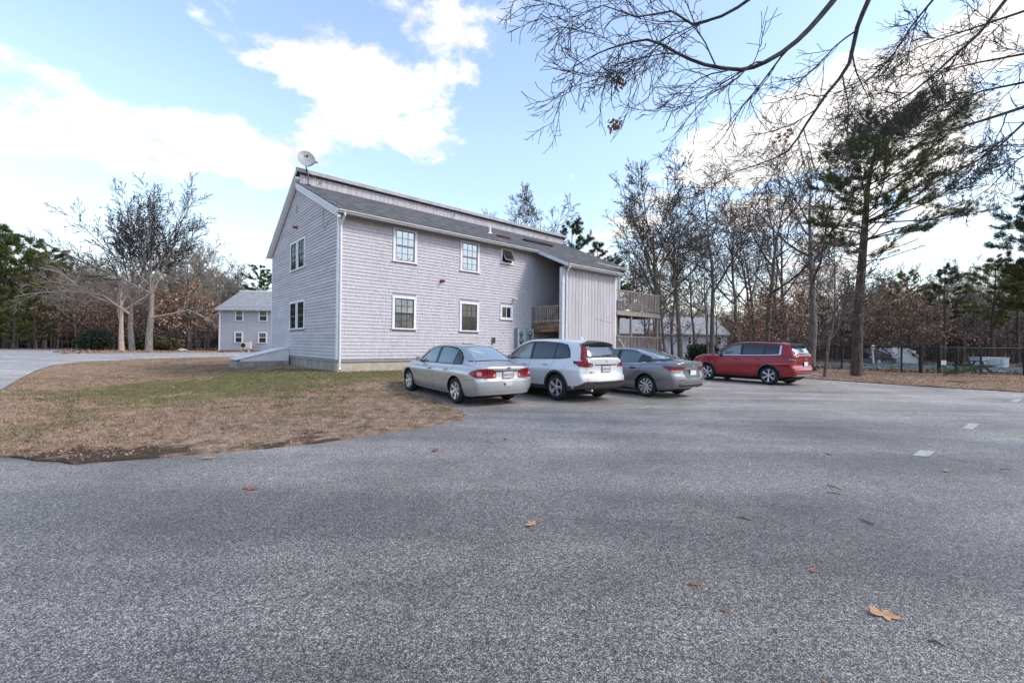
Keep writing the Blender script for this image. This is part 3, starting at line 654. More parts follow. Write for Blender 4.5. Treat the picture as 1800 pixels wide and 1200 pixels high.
# landing, its railing and the stair up
L_ = empty('stair_landing', HW(TU0, 0, 0), YAW, 'weathered wooden stair landing with baluster railing inside the tower opening', 'stair landing')
boxo('floor', (0.0, TV+.17, 2.42), (3.7, -.03, 2.50), M_WOODD, L_)
boxo('rim_joist', (-.045, TV+.17, 2.12), (-.002, -.03, 2.42), M_WOODD, L_); boxo('rim_joist', (-.05, TV+.17, 2.43), (-.001, -.03, 2.505), M_WOODD, L_)
boxo('rail', (-.06, TV+.17, 3.31), (.06, -.03, 3.36), M_WOOD, L_); boxo('rail', (-.025, TV+.17, 2.60), (.015, -.03, 2.68), M_WOOD, L_)
for i in range(14): y = TV+.24+i*.122; boxo('baluster', (-.062, y, 2.52), (-.026, y+.038, 3.31), M_WOOD, L_)
S_ = empty('stair_flight', HW(TU0, 0, 0), YAW, 'dark wooden stair rising inside the tower above the landing', 'stair')
for v in (-1.55, -.25): MB().bar((.5, v, 2.5), (2.5, v, 3.9), .05, .26).build('stringer', M_WOODD, S_)
MB().bar((.3, -1.6, 3.25), (2.4, -1.6, 4.75), .05, .09).build('handrail', M_WOODD, S_)
for i in range(8): boxo('tread', (.55+i*.25, -1.55, 2.66+i*.175), (.83+i*.25, -.25, 2.70+i*.175), M_WOODD, S_)
# two level deck ----------------------------------------------------------
D = empty('wooden_deck', HW(0, 0, 0), YAW, 'two level weathered wooden deck with baluster railings beyond the stair tower', 'deck')
DU0, DU1, DV = 13.74, 17.95, -2.05
for zf in (1.02, 3.38):
    n = 15
    for i in range(n): boxo('deck_board', (DU0, DV+.02+i*(.135), zf-.04), (DU1, DV+.02+i*.135+.128, zf), M_WOOD, D)
    boxo('beam', (DU0-.02, DV-.03, zf-.26), (DU1+.02, DV+.018, zf-.045), M_WOOD, D)
    boxo('beam', (DU1+.022, DV-.03, zf-.26), (DU1+.07, -.04, zf-.045), M_WOOD, D)
    for i in range(5): boxo('joist', (DU0+.3+i*.85, DV+.03, zf-.24), (DU0+.34+i*.85, -.04, zf-.042), M_WOODD, D)
for z0, z1 in ((3.45, 4.45), (1.09, 2.02)):
    boxo('rail', (DU0, DV-.05, z1-.05), (DU1+.05, DV+.06, z1), M_WOOD, D); boxo('rail', (DU0, DV-.02, z0+.02), (DU1, DV+.02, z0+.09), M_WOOD, D)
    n = 31
    for i in range(n):
        a = DU0+.06+i*(DU1-DU0-.1)/n; boxo('baluster', (a, DV-.055, z0-.02), (a+.034, DV-.021, z1-.052), M_WOOD, D)
    boxo('rail', (DU1+.0, DV+.061, z1-.05), (DU1+.1, -.04, z1), M_WOOD, D)
    for i in range(13): y = DV+.12+i*.15; boxo('baluster', (DU1+.02, y, z0-.02), (DU1+.055, y+.037, z1-.052), M_WOOD, D)
for a, b in ((DU0+.02, DV+.05), (15.15, DV+.05), (DU1-.12, DV+.05), (DU1-.12, -.2), (15.9, -.3), (14.4, -.3)): boxo('post', (a, b, .1), (a+.10, b+.10, 3.13), M_WOOD if b < -1 else M_WOODD, D)
MB().bar((DU0+.05, DV-.1, 1.85), (14.55, DV-.1, 1.15), .05, .10).build('stair_rail', M_WOOD, D); boxo('stair_post', (14.5, DV-.14, .1), (14.6, DV-.07, 1.4), M_WOODD, D)
e = empty('storage_bin', HW(14.6, DV+.6, 3.382), YAW, 'blue plastic storage bin standing on the upper deck behind the railing', 'bin'); M_BIN = mat('blue_plastic', (.10, .17, .36), .5)
MB().add([(-.27, -.20, 0), (.27, -.20, 0), (.27, .20, 0), (-.27, .20, 0), (-.32, -.25, .5), (.32, -.25, .5), (.32, .25, .5), (-.32, .25, .5)], [(3, 2, 1, 0), (4, 5, 6, 7), (0, 1, 5, 4), (1, 2, 6, 5), (2, 3, 7, 6), (3, 0, 4, 7)]).build('tub', M_BIN, e)
boxo('lid', (-.34, -.27, .502), (.34, .27, .56), M_BIN, e)
for x in (-.345, .325): boxo('handle', (x, -.07, .40), (x+.02, .07, .44), M_BIN, e)
# bulkhead (sloping cellar door) -------------------------------------------
B = empty('cellar_bulkhead', HW(0, 0, 0), YAW, 'white sloping cellar bulkhead on a stained concrete curb against the gable wall', 'bulkhead')
M_BULK = mat('bulkhead_metal', (.74, .735, .76), .5, var=.06, vscale=3)
boxo('curb', (-2.05, 5.86, -.2), (-.03, 7.55, .64), M_CONCG, B)
MB().prism([(-1.95, .642), (-.028, .642), (-.028, 1.22), (-1.95, .70)], 'y', 5.90, 5.93).build('side_panel', M_BULK, B); MB().prism([(-1.95, .642), (-.028, .642), (-.028, 1.22), (-1.95, .70)], 'y', 7.48, 7.51).build('side_panel', M_BULK, B)
for a, b in ((5.86, 6.70), (6.705, 7.55)): MB().prism([(-2.08, .685), (-.028, 1.222), (-.028, 1.25), (-2.08, .72)], 'y', a, b).build('door', M_BULK, B)
# things fixed to the walls --------------------------------------------------
def onwall(name, u, v, z, label, cat): return empty(name, HW(u, v, z), YAW, label, cat)
M_METER = mat('meter_panel_grey', (.36, .46, .50), .5, col2=(.48, .57, .60), vscale=3)
M_DOME = glass('meter_glass', (.20, .22, .20), .12)
for (a, wd, lab) in ((8.44, .56, 'tall blue grey electric meter panel with round meters beside the landing'), (9.06, .44, 'narrower electric meter panel between the tall panel and the landing')):
    m_ = onwall('meter_panel', a, -.03, 0, lab, 'meter panel')
    boxo('cabinet', (0, -.17, 1.0), (wd, 0, 2.26), M_METER, m_); boxo('side_rib', (-.03, -.18, .98), (.001, .0, 2.28), mat('meter_panel_dark', (.22, .27, .31), .5), m_)
    for zz in (2.02, 1.68, 1.34):
        e = MB().lathe([(.0, -.30), (.06, -.295), (.085, -.27), (.088, -.20), (.10, -.195), (.10, -.17)], 16, 'y', (wd*.38, 0, zz)).build('meter', M_DOME, m_, True, 40)
        MB().lathe([(.125, -.20), (.125, -.171), (.10, -.2)], 18, 'y', (wd*.38, 0, zz)).build('meter_ring', M_SASH, e)
        boxo('meter_cover', (wd*.38-.07, -.185, zz-.21), (wd*.38+.07, -.171, zz-.11), M_SASH, m_)
e = onwall('wall_lamp', 4.25, -.03, 4.10, 'small rusty lamp fixed between the four facade windows', 'wall lamp')
boxo('plate', (-.07, -.03, -.06), (.07, 0, .06), M_RUST, e); MB().tube([(0, -.03, .01), (0, -.16, .0), (0, -.2, -.03)], [.035, .05, .06], 10).build('head', M_RUST, e)
e = onwall('flood_light', 8.28, -.03, 3.70, 'small white flood light on the facade above the slider window', 'wall lamp')
boxo('plate', (-.05, -.03, -.05), (.05, 0, .05), M_WHITE, e); MB().tube([(0, -.03, 0), (.03, -.13, -.02), (.05, -.22, -.06)], [.03, .045, .07], 10).build('head', M_WHITE, e)
e = onwall('outlet_box', 7.07, -.02, 1.68, 'small dark grey utility box low on the facade', 'utility box'); boxo('box', (-.06, -.09, -.12), (.06, 0, .12), M_SASH, e); boxo('lid', (-.065, -.10, -.13), (.065, -.0905, .13), M_DARKSASH, e)
e = empty('gable_lamp', HW(-.03, 4.93, 6.50), YAW, 'small rusty lamp high on the gable wall above the paired windows', 'wall lamp')
boxo('plate', (-.03, -.06, -.06), (0, .06, .06), M_RUST, e); MB().tube([(-.03, 0, 0), (-.17, 0, -.01)], [.04, .06], 10).build('head', M_RUST, e)
MB().tube([HW(-.035, 1.55, 6.55), HW(-.035, 1.56, 5.9), HW(-.035, 1.35, 5.78), HW(-.035, 1.0, 5.98)], .008, 5).build('hanging_cable', M_DARKSASH, label='thin dark cable hanging in a loop on the gable siding', cat='cable')
MB().tube([HW(-.035, 4.98+.12*math.cos(t), 7.3+.17*math.sin(t)) for t in np.linspace(0, 2*math.pi, 15)], .009, 5).build('cable_loop', M_DARKSASH, label='coiled cable pinned to the gable siding under the ridge', cat='cable')
# satellite dish ---------------------------------------------------------------
bp = Vector(HW(.22, 4.35, 8.28)); e = empty('satellite_dish', bp, 0, 'grey satellite dish on a mast at the gable end of the roof', 'satellite dish')
M_DISH = mat('dish_grey', (.33, .33, .34), .5, var=.08, vscale=8); M_MAST = mat('mast_dark', (.10, .10, .11), .5)
top = at(538, 291, bp.y-.05)-bp; MB().tube([(0, 0, -.02), (.03, -.02, .35), top-Vector((.0, 0, .06)), top], .028, 8).build('mast', M_MAST, e); boxo('foot', (-.12, -.1, -.06), (.12, .1, 0), M_MAST, e)
MB().tube([(.0, 0, .55), (.5, -.12, .18)], .011, 5).build('guy_rod', M_MAST, e)
c = at(538.5, 279.5, bp.y-.15)-bp; nrm = Vector((.42, -.80, .36)).normalized(); up = (Vector((-.25, .1, 1))-nrm*nrm.dot(Vector((-.25, .1, 1)))).normalized(); rt = up.cross(nrm)*-1
rows = [[c+rt*(.345*r*math.cos(t))+up*(.40*r*math.sin(t))+nrm*(.10*r*r-.06) for t in np.linspace(0, 2*math.pi, 29)] for r in (0.001, .3, .6, .85, 1.0)]
rows += [[p-nrm*.02 for p in rows[-1]]]+[[p-nrm*.022 for p in rw] for rw in rows[::-1]]
MB().grid(rows).build('reflector', M_DISH, e, True, 50)
lg = lambda x, y: c+rt*x+up*y+nrm*(-.06+.10*((x/.345)**2+(y/.40)**2)+.006)
MB().add([lg(-.12, .22), lg(-.04, .24), lg(-.02, .12), lg(-.10, .13)], [(0, 1, 2, 3)]).add([lg(.0, .23), lg(.05, .19), lg(.03, .11), lg(.0, .13)], [(0, 1, 2, 3)]).build('logo_mark', M_BLACK, e)
tipp = at(556.5, 285, bp.y-.75)-bp; fo = c-up*.40
MB().tube([fo, fo+(tipp-fo)*.8, tipp], [.018, .018, .02], 6).build('feed_arm', M_MAST, e); MB().tube([tipp+Vector((.02, -.03, -.03)), tipp+Vector((-.06, .06, .03))], [.05, .045], 10).build('feed_horn', M_DISH, e)
MB().tube([top, c-nrm*.09], .035, 8).build('bracket', M_MAST, e)
# ================================================================ FAR HOUSES
M_FARW = mat('far_siding', (.44, .425, .47), .85, var=.04, vscale=2); M_FARR = mat('far_roof', (.24, .24, .25), .95, col2=(.34, .34, .345), vscale=2.5, detail=9)
def farwin(P, x0, x1, z0, z1, y, par, m):
    W = MB().box((x0, y-.06, z0+.08), (x0+.13, y, z1-.13)).box((x1-.13, y-.06, z0+.08), (x1, y, z1-.13)).box((x0, y-.06, z1-.13), (x1, y, z1)).box((x0-.04, y-.08, z0), (x1+.04, y, z0+.08)).build('window', M_WHITE, par)
    zm = (z0+z1)/2
    boxo('pane', (x0+.13, y-.025, zm+.03), (x1-.13, y-.012, z1-.13), m, W); boxo('pane', (x0+.13, y-.02, z0+.08), (x1-.13, y-.008, zm-.03), M_PANED, W)
    boxo('rail', (x0+.13, y-.04, zm-.03), (x1-.13, y-.005, zm+.03), M_WHITE, W)
    g = MB()
    for i in (1, 2): xx = x0+.13+(x1-x0-.26)*i/3; g.box((xx-.015, y-.035, zm+.03), (xx+.015, y-.026, z1-.13))
    zz = (zm+z1-.1)/2; g.box((x0+.13, y-.0345, zz-.015), (x1-.13, y-.0255, zz+.015)); g.build('muntins', M_SASH, W)
y2 = 51.5; A = at(385, 600, y2); E2 = empty('neighbour_house', (A.x, y2, float(T(A.x, y2))), 0, 'small grey lilac two storey house with white windows beyond the driveway', 'house')
g0 = E2.location.z; W2 = 16.0; zeave = 5.25-g0
MB().prism([(0, -.2), (0, zeave), (4.4, zeave+2.35), (8.8, zeave), (8.8, -.2)], 'x', 0, W2).build('wall_core', M_FARW, E2)
for i in range(38): z = .15+i*.135; MB().add([(0, -.028, z), (W2, -.028, z), (W2, -.004, z+.135), (0, -.004, z+.135), (0, 0, z), (W2, 0, z)], [(0, 1, 2, 3), (4, 5, 1, 0)]).build('clapboard', M_FARW, E2)
boxo('foundation_panel', (.03, -.01, -.3), (W2, .3, .149), M_SASH, E2)
for s in (0, 1):
    pr = [(-.5, zeave-.28), (4.4, zeave+2.38), (4.4, zeave+2.5), (-.5, zeave-.14)] if s == 0 else [(4.401, zeave+2.38), (9.3, zeave-.28), (9.3, zeave-.14), (4.401, zeave+2.5)]
    MB().prism(pr, 'x', -.35, W2+.3).build('roof', M_FARR, E2)
boxo('ridge_cap', (-.35, 4.25, zeave+2.44), (W2, 4.55, zeave+2.62), M_WHITE, E2); boxo('corner_board', (-.03, -.045, 0), (.14, .1, zeave-.05), M_WHITE, E2); boxo('soffit', (-.3, -.45, zeave-.2), (W2, -.03, zeave-.15), M_BLACK, E2)
pxs = lambda px: at(px, 600, y2).x-A.x; pzs = lambda px, py: at(px, py, y2).z-g0
for x0, x1, up_, lo_ in ((413, 428, M_PANED, 1), (454.5, 470.5, M_PANED, 1)):
    farwin(None, pxs(x0), pxs(x1), pzs(420, 564), pzs(420, 544.5), -.03, E2, M_PANED); farwin(None, pxs(x0)-.03, pxs(x1)-.05, pzs(420, 602.5), pzs(420, 583), -.03, E2, M_PANEB)
a0 = at(433, 600, y2-1.0); e = empty('heat_pump', (a0.x, y2-1.0, float(T(a0.x, y2-1))+.02), 0, 'cream outdoor heat pump unit on a stand at the far house', 'heat pump'); M_CREAM = mat('cream_metal', (.66, .61, .52), .5)
boxo('cabinet', (-.55, -.18, .3), (.35, .18, 1.05), M_CREAM, e); boxo('end_panel', (.36, -.17, .28), (.55, .17, 1.12), M_CREAM, e); MB().lathe([(.0, -.20), (.25, -.2), (.27, -.181)], 20, 'y', (-.25, 0, .68)).build('fan_grille', M_BLACK, e)
for x in (-.5, .3): boxo('stand_leg', (x, -.17, -.05), (x+.05, .17, .3), M_CREAM, e)
# low house behind the right hand trees
y3 = 60.0; A3 = at(1082, 600, y3); E3 = empty('house_in_woods', (A3.x, y3, 0), 0, 'low pale house with grey roof standing behind the trees past the deck', 'house')
W3 = at(1278, 600, y3).x-A3.x; px3 = lambda px: at(px, 600, y3).x-A3.x; pz3 = lambda py: at(1180, py, y3).z
ze3 = pz3(586); MB().prism([(0, -.2), (0, ze3), (4.5, ze3+2.3), (9, ze3), (9, -.2)], 'x', 0, W3).build('wall_core', mat('pale_siding', (.56, .55, .62), .85, var=.05), E3)
for i in range(17):
    z = .2+i*.17
    if z+.17 < ze3: MB().add([(0, -.03, z), (W3, -.03, z), (W3, -.004, z+.17), (0, -.004, z+.17), (0, 0, z), (W3, 0, z)], [(0, 1, 2, 3), (4, 5, 1, 0)]).build('clapboard', MATS['pale_siding'], E3)
MB().prism([(-.5, ze3-.2), (4.5, ze3+2.35), (4.5, ze3+2.5), (-.5, ze3-.05)], 'x', -.4, W3+.3).build('roof', M_FARR, E3); MB().prism([(4.501, ze3+2.35), (9.5, ze3-.2), (9.5, ze3-.05), (4.501, ze3+2.5)], 'x', -.4, W3+.3).build('roof', M_FARR, E3)
for x0, x1 in ((1141, 1151), (1208, 1216), (1258, 1268)): farwin(None, px3(x0), px3(x1), pz3(605), pz3(590), -.035, E3, M_PANED)
boxo('door', (px3(1163), -.06, .2), (px3(1170), -.03, 2.3), M_WHITE, E3)
# ================================================================ CARS (local: x forward from the rear axle, y left, z up)
def paint(name, col, metal, rough, fl=.06):
    m = mat(name, col, rough, metal, var=fl, vscale=1.2, coat=1.0); return m
M_TYRE = mat('tyre', (.018, .018, .019), .85, var=.25, vscale=9); M_RIM = mat('alloy', (.62, .62, .64), .3, .8); M_WELL = mat('wheel_well', (.008, .008, .008), .9)
M_CGL = glass('car_glass', (.075, .115, .12), .10); M_CGLD = glass('tinted_car_glass', (.010, .014, .022), .05, 1.35); M_CGLK = glass('dark_rear_glass', (.055, .06, .07), .10); M_CGLB = glass('rear_glass', (.18, .21, .22), .32)
M_TRIMK = mat('black_trim', (.02, .02, .022), .45); M_CHROME = mat('chrome', (.8, .8, .82), .12, 1.0); M_PLAST = mat('grey_cladding', (.055, .057, .062), .6, var=.1)
M_LAMP = mat('red_lamp', (.12, .002, .004), .3, coat=.25, col2=(.30, .006, .009), vscale=22); M_LAMPD = mat('dark_red_lamp', (.10, .004, .006), .15, coat=1.0); M_LAMPW = mat('clear_lamp', (.62, .30, .30), .2, coat=.6); M_PLATE = mat('plate_white', (.60, .60, .61), .5, var=.1, vscale=30); M_SEAM = mat('seam', (.03, .03, .032), .8); M_RIND = mat('rim_dark', (.03, .03, .032), .5)
class Car:
    def __init__(s, name, px, heading, sp, label):
        s.sp = sp; s.paint = sp['paint']
        rl = G(*px); th = R(heading); tr = sp['track']/2
        ox = rl.x-(-math.sin(th))*tr; oy = rl.y-(math.cos(th))*tr
        gz = float(T(ox, oy)); fx, fy = ox+sp['wb']*math.cos(th), oy+sp['wb']*math.sin(th)
        s.E = empty(name, (ox, oy, gz+.003), th, label, 'car')
        s.E.rotation_euler = (0, -math.atan2(float(T(fx, fy))-gz, sp['wb']), th)
        s.shell(); s.wheels()
        MB().prism([(-sp['ro']+.35, .30), (-.45, .16), (sp['wb']+.5, .15), (sp['wb']+sp['fo']-.3, .28), (sp['wb']+.4, .34), (-.4, .34)], 'y', -.68, .68).build('underbody', M_WELL, s.E)
    def sec(s, x):
        sp = s.sp; f = lambda k: float(s.c[k](x))
        zb, zs, zt, wb, wm, ws, wt = (f(k) for k in ('zb', 'zs', 'zt', 'wl', 'wm', 'ws', 'wt'))
        zt = max(zt, zs+.03); h = zs-zb; g = zt-zs; cr = min(.075, g*.5)
        ch = sp.get('char', .78)
        P = [(0, zb), (wb*.6, zb), (wb-.05, zb+.005), (wb-.008, zb+.05), (wm-.02, zb+h*.28), (wm-.004, zb+h*.5), (wm, zb+h*ch), (wm-.022, zb+h*(ch+.07)), (ws+.016, zs-.045), (ws, zs-.008), (ws-.018, zs+min(.012, g*.2)),
             (ws-.018+(wt-ws+.018)*.5+.012*min(1, g/.3), zs+.012+(g-cr)*.5), (wt, zs+g-cr*1.02), (wt-.045, zs+g-cr*.55), (wt*.72, zt-cr*.22), (wt*.35, zt-cr*.05), (0, zt)]
        P = np.array(P); t = np.concatenate([[0], np.cumsum(np.hypot(*np.diff(P, axis=0).T)+1e-6)])
        fy, fz = pchip(t, P[:, 0]), pchip(t, P[:, 1])
        tt = np.concatenate([np.linspace(t[i], t[i+1], s.nsub[i]+1)[:-1] for i in range(len(t)-1)]+[[t[-1]]])
        return np.stack([np.maximum(fy(tt), 0), fz(tt)], -1)
    nsub = [1, 1, 2, 2, 3, 3, 2, 3, 2, 2, 4, 4, 3, 3, 2, 2]
    def shell(s):
        sp = s.sp; s.c = {k: pchip(*zip(*sp[k])) for k in ('zb', 'zs', 'zt', 'wl', 'wm', 'ws', 'wt')}
        x0, x1 = -sp['ro'], sp['wb']+sp['fo']; s.x0, s.x1 = x0, x1
        xs = np.concatenate([[x0], x0+np.array([.012, .03, .055]), np.linspace(x0+.09, x1-.09, 84), x1-np.array([.055, .03, .012]), [x1]])
        rp, fp = pchip(*zip(*sp['rear'])), pchip(*zip(*sp['front']))
        def disp(x, y, z):
            W = float(s.c['wm']((x0+x1)/2)); k = (abs(y)/W)
            a = np.clip((x0+.6-x)/.6, 0, 1)**1.6; b = np.clip((x-(x1-.8))/.8, 0, 1)**1.6
            return x+a*(float(rp(z))+sp.get('rc', .16)*k**3)-b*(float(fp(z))+sp.get('fc', .34)*k**2.6)
        rings = []; n = None
        for x in xs:
            P = s.sec(float(np.clip(x, x0+.09, x1-.09))); e = max(0, .09-(x-x0), .09-(x1-x))/.09
            ins = .055*(1-math.sqrt(max(0, 1-e*e)))
            zc = (P[0, 1]+P[-1, 1])/2; hw = P[:, 0].max(); hh = (P[-1, 1]-P[0, 1])/2
            P = np.stack([P[:, 0]*(1-ins/hw), zc+(P[:, 1]-zc)*(1-ins/hh)], -1)
            full = np.concatenate([P, (P*[-1, 1])[-2:0:-1]]); n = len(full); rings.append((x, full))
        V = []; F = []
        for x, P in rings: V += [(disp(x, y, z), y, z) for y, z in P]
        for i in range(len(rings)-1):
            for j in range(n): F.append((i*n+j, (i+1)*n+j, (i+1)*n+(j+1) % n, i*n+(j+1) % n))
        for end, (x, P) in ((0, rings[0]), (1, rings[-1])):
            prev = list(range(0, n)) if end == 0 else list(range((len(rings)-1)*n, len(rings)*n)); zc = (P[:, 1].min()+P[:, 1].max())/2
            for sc_ in (.9, .76, .6, .42, .22):
                b = len(V); V += [(disp(x, y*sc_, zc+(z-zc)*sc_), y*sc_, zc+(z-zc)*sc_) for y, z in P]
                for j in range(n):
                    q = (prev[j], prev[(j+1) % n], b+(j+1) % n, b+j); F.append(q if end == 0 else q[::-1])
                prev = list(range(b, b+n))
            b = len(V); V.append((disp(x, 0, zc), 0, zc))
            for j in range(n): q = (prev[j], prev[(j+1) % n], b); F.append(q if end == 0 else q[::-1])
        bm = bmesh.new(); vv = [bm.verts.new(v) for v in V]
        for f in F:
            try: bm.faces.new([vv[i] for i in f])
            except ValueError: pass
        bmesh.ops.recalc_face_normals(bm, faces=bm.faces)
        s.bvh = BVHTree.FromBMesh(bm)
        me = bpy.data.meshes.new('body'); bm.to_mesh(me); bm.free(); me.materials.append(s.paint); me.materials.append(M_WELL)
        if sp.get('clad'): me.materials.append(M_PLAST)
        o = link('body', me, s.E); cut = []
        for wx in (0, sp['wb']):
            for sd_ in (1, -1):
                mb = MB(); rr = sp['wr']+sp.get('gap', .055)
                mb.lathe([(.001, .55), (rr, .55), (rr, 1.3), (.001, 1.3)], 40, 'y', (0, 0, 0)); V_ = [(x+wx, y*sd_, z+sp['wr']) for x, y, z in mb.V]
                c = MB(); c.V = V_; c.F = mb.F; co = link('cutter', c.mesh('cutter', M_WELL)); bmc = bmesh.new(); bmc.from_mesh(co.data); bmesh.ops.remove_doubles(bmc, verts=bmc.verts, dist=.002); bmesh.ops.recalc_face_normals(bmc, faces=bmc.faces); bmc.to_mesh(co.data); bmc.free()
                md = o.modifiers.new('b', 'BOOLEAN'); md.operation = 'DIFFERENCE'; md.object = co; md.solver = 'EXACT'; cut.append(co); co.matrix_world = Matrix()
        keep = s.E.matrix_basis.copy(); s.E.matrix_basis = Matrix(); bpy.context.view_layer.update()
        nm = bpy.data.meshes.new_from_object(o.evaluated_get(bpy.context.evaluated_depsgraph_get()))
        s.E.matrix_basis = keep
        o.modifiers.clear(); o.data = nm
        for c in cut: bpy.data.objects.remove(c)
        r2 = sp['wr']+sp.get('gap', .055)+.004
        for p in nm.polygons:
            c = p.center; inw = any((c.x-wx)**2+(c.z-sp['wr'])**2 < r2*r2 and abs(c.y) < float(s.c['wm'](c.x))+.05 and abs(c.y) > .5 for wx in (0, sp['wb']))
            if inw and (abs(p.normal.y) < .35 or abs(c.y) < .58): p.material_index = 1
            elif c.z < float(s.c['zb'](c.x))+.012: p.material_index = 1
            elif sp.get('clad') and c.z < sp['clad'](c.x, c.y): p.material_index = 2
            p.use_smooth = True
        nm.set_sharp_from_angle(angle=R(38)); s.body = o
    # --- patches laid on the shell by ray casting
    def side(s, a, b, sg=1): return Vector((a, 3*sg, b)), Vector((0, -sg, 0))
    def rear(s, a, b): return Vector((-5, a, b)), Vector((1, 0, 0))
    def front(s, a, b): return Vector((8, a, b)), Vector((-1, 0, 0))
    def patch(s, name, fn, bot, top, m, off=.005, n=18, k=6, parent=None, smooth=True):
        def res(P, n):
            P = np.array(P, float); t = np.concatenate([[0], np.cumsum(np.hypot(*np.diff(P, axis=0).T))]); q = np.linspace(0, t[-1], n); return np.stack([np.interp(q, t, P[:, 0]), np.interp(q, t, P[:, 1])], -1)
        A, B = res(bot, n), res(top, n); rows = []
        for i in range(k+1):
            row = []
            for j in range(n):
                a, b = A[j]*(1-i/k)+B[j]*i/k; o_, d_ = fn(a, b)
                hit, nn, *_ = s.bvh.ray_cast(o_, d_)
                if hit is None: hit, nn, *_ = s.bvh.find_nearest(o_+d_*(o_.length*.6))
                if nn.dot(d_) > 0: nn = -nn
                row.append(hit+nn*off)
            rows.append(row)
        mb = MB().grid(rows)
        me = mb.mesh(name, m, smooth); 
        return link(name, me, parent or s.E)
    def both(s, name, bot, top, m, **k):
        for sg in (1, -1): s.patch(name, lambda a, b: s.side(a, b, sg), bot, top, m, **k)
    def seam(s, name, fn, pts, wd=.009, m=M_SEAM, off=.0025, n=14, vert=True):
        o = (wd, 0) if vert else (0, wd)
        return s.patch(name, fn, pts, [(p[0]+o[0], p[1]+o[1]) for p in pts], m, off, n, 1)
    def corner(s, cx, cy, sg=1):
        "rays fanning out round a rear corner: first coordinate = angle in degrees from the side (0) to the tail (90)"
        def f(a, b):
            t = R(a); d = Vector((-math.sin(t), math.cos(t)*sg, 0)); c = Vector((cx, cy*sg, b)); return c+d*2.5, -d
        return f
    def wheels(s):
        sp = s.sp; r, w_ = sp['wr'], sp.get('ww', .21); rr = r*sp.get('rimf', .66)
        ty = MB().lathe([(rr-.01, -.5*w_+.02), (rr+.012, -.5*w_), (r-.045, -.5*w_-.006), (r-.012, -.5*w_+.018), (r, -.5*w_+.05), (r, .5*w_-.05), (r-.012, .5*w_-.018), (r-.045, .5*w_+.006), (rr+.012, .5*w_), (rr-.01, .5*w_-.02)], 40, 'y').mesh('tyre', M_TYRE, True, 35)
        bar = MB().lathe([(rr, -.5*w_+.02), (rr, .5*w_-.015), (rr-.012, .5*w_-.005), (rr-.02, .5*w_-.02), (rr-.025, -.06)], 40, 'y').mesh('rim', M_RIM, True, 35)
        disc = MB().lathe([(.001, .02), (rr-.01, .02)], 30, 'y').mesh('brake_shade', M_RIND)
        n = sp['spokes']; mb = MB(); tw = sp.get('twin', 0)
        for i in range(n):
            for dlt in ((-tw, tw) if tw else (0,)):
                a = 2*math.pi*i/n+math.pi/2; w0, w1 = sp['spw']
                d = Vector((math.cos(a), 0, math.sin(a))); t = Vector((-math.sin(a), 0, math.cos(a)))
                p0, p1 = d*.035, d*(rr-.006)+t*dlt*rr; y0, y1 = .5*w_-.03, .5*w_-.012
                V = [(p0-t*w0+Vector((0, y0, 0))), (p0+t*w0+Vector((0, y0, 0))), (p1+t*w1+Vector((0, y1, 0))), (p1-t*w1+Vector((0, y1, 0)))]
                mid = [(p0+Vector((0, y0+.008, 0))), (p1+Vector((0, y1+.008, 0)))]
                B = [v-Vector((0, .025, 0)) for v in V]
                mb.add(V+mid+B, [(0, 4, 5, 3), (4, 1, 2, 5), (0, 3, 9, 6), (1, 7, 8, 2), (2, 8, 9, 3), (2, 3, 5)])
        mb.lathe([(.001, .5*w_-.008), (.035, .5*w_-.01), (.062, .5*w_-.03), (.065, .5*w_-.06)], 18, 'y')
        spk = mb.mesh('spokes', M_RIM, True, 30)
        for wx in (0, sp['wb']):
            for sg in (1, -1):
                W = link('wheel', ty, s.E); W.location = (wx, sg*(sp['track']/2-.01), r)
                W.rotation_euler = (0, .3*wx+sg, 0 if sg > 0 else math.pi)
                for nm_, me in (('rim', bar), ('brake_shade', disc), ('spokes', spk)): link(nm_, me, W)
    def mirrors(s, x, z, m, w_=.13, h=.13):
        for sg in (1, -1):
            hit = s.bvh.ray_cast(Vector((x, 3*sg, z)), Vector((0, -sg, 0)))[0]; y = hit.y
            mb = MB(); rows = []
            for i, (f_, sc_) in enumerate(((-.055, .80), (-.04, .98), (0, 1), (.05, .85), (.085, .5), (.095, .1))):
                rows.append([(x+f_+.01*math.cos(t), y+sg*(.13+w_*.75*sc_*math.cos(t)), z+.06+h*.55*sc_*math.sin(t)*(1 if math.sin(t) > 0 else .8)) for t in np.linspace(0, 2*math.pi, 17)])
            mb.grid(rows); M_ = mb.build('mirror', m, s.E, True, 60)
            b = MB(); b.add([(p[0]-.004, p[1], p[2]) for p in rows[0][:-1]], [tuple(range(16))]); b.build('mirror_glass', M_CGLB, M_)
            MB().bar((x+.01, y-.02*sg, z), (x+.01, y+.08*sg, z+.02), .05, .035).build('mirror_arm', M_TRIMK, M_)
    def handle(s, x, z, m):
        for sg in (1, -1):
            s.patch('handle_recess', lambda a, b: s.side(a, b, sg), [(x-.09, z-.028), (x+.09, z-.028)], [(x-.09, z+.024), (x+.09, z+.024)], M_TRIMK if m is not s.paint else s.paint, .003, 8, 2)
            y = s.bvh.ray_cast(Vector((x, 3*sg, z)), Vector((0, -sg, 0)))[0].y
            MB().tube([(x-.10, y+sg*.006, z+.006), (x-.08, y+sg*.032, z+.010), (x+.08, y+sg*.032, z+.012), (x+.10, y+sg*.006, z+.008)], .014, 8).build('door_handle', m, s.E, True, 50)
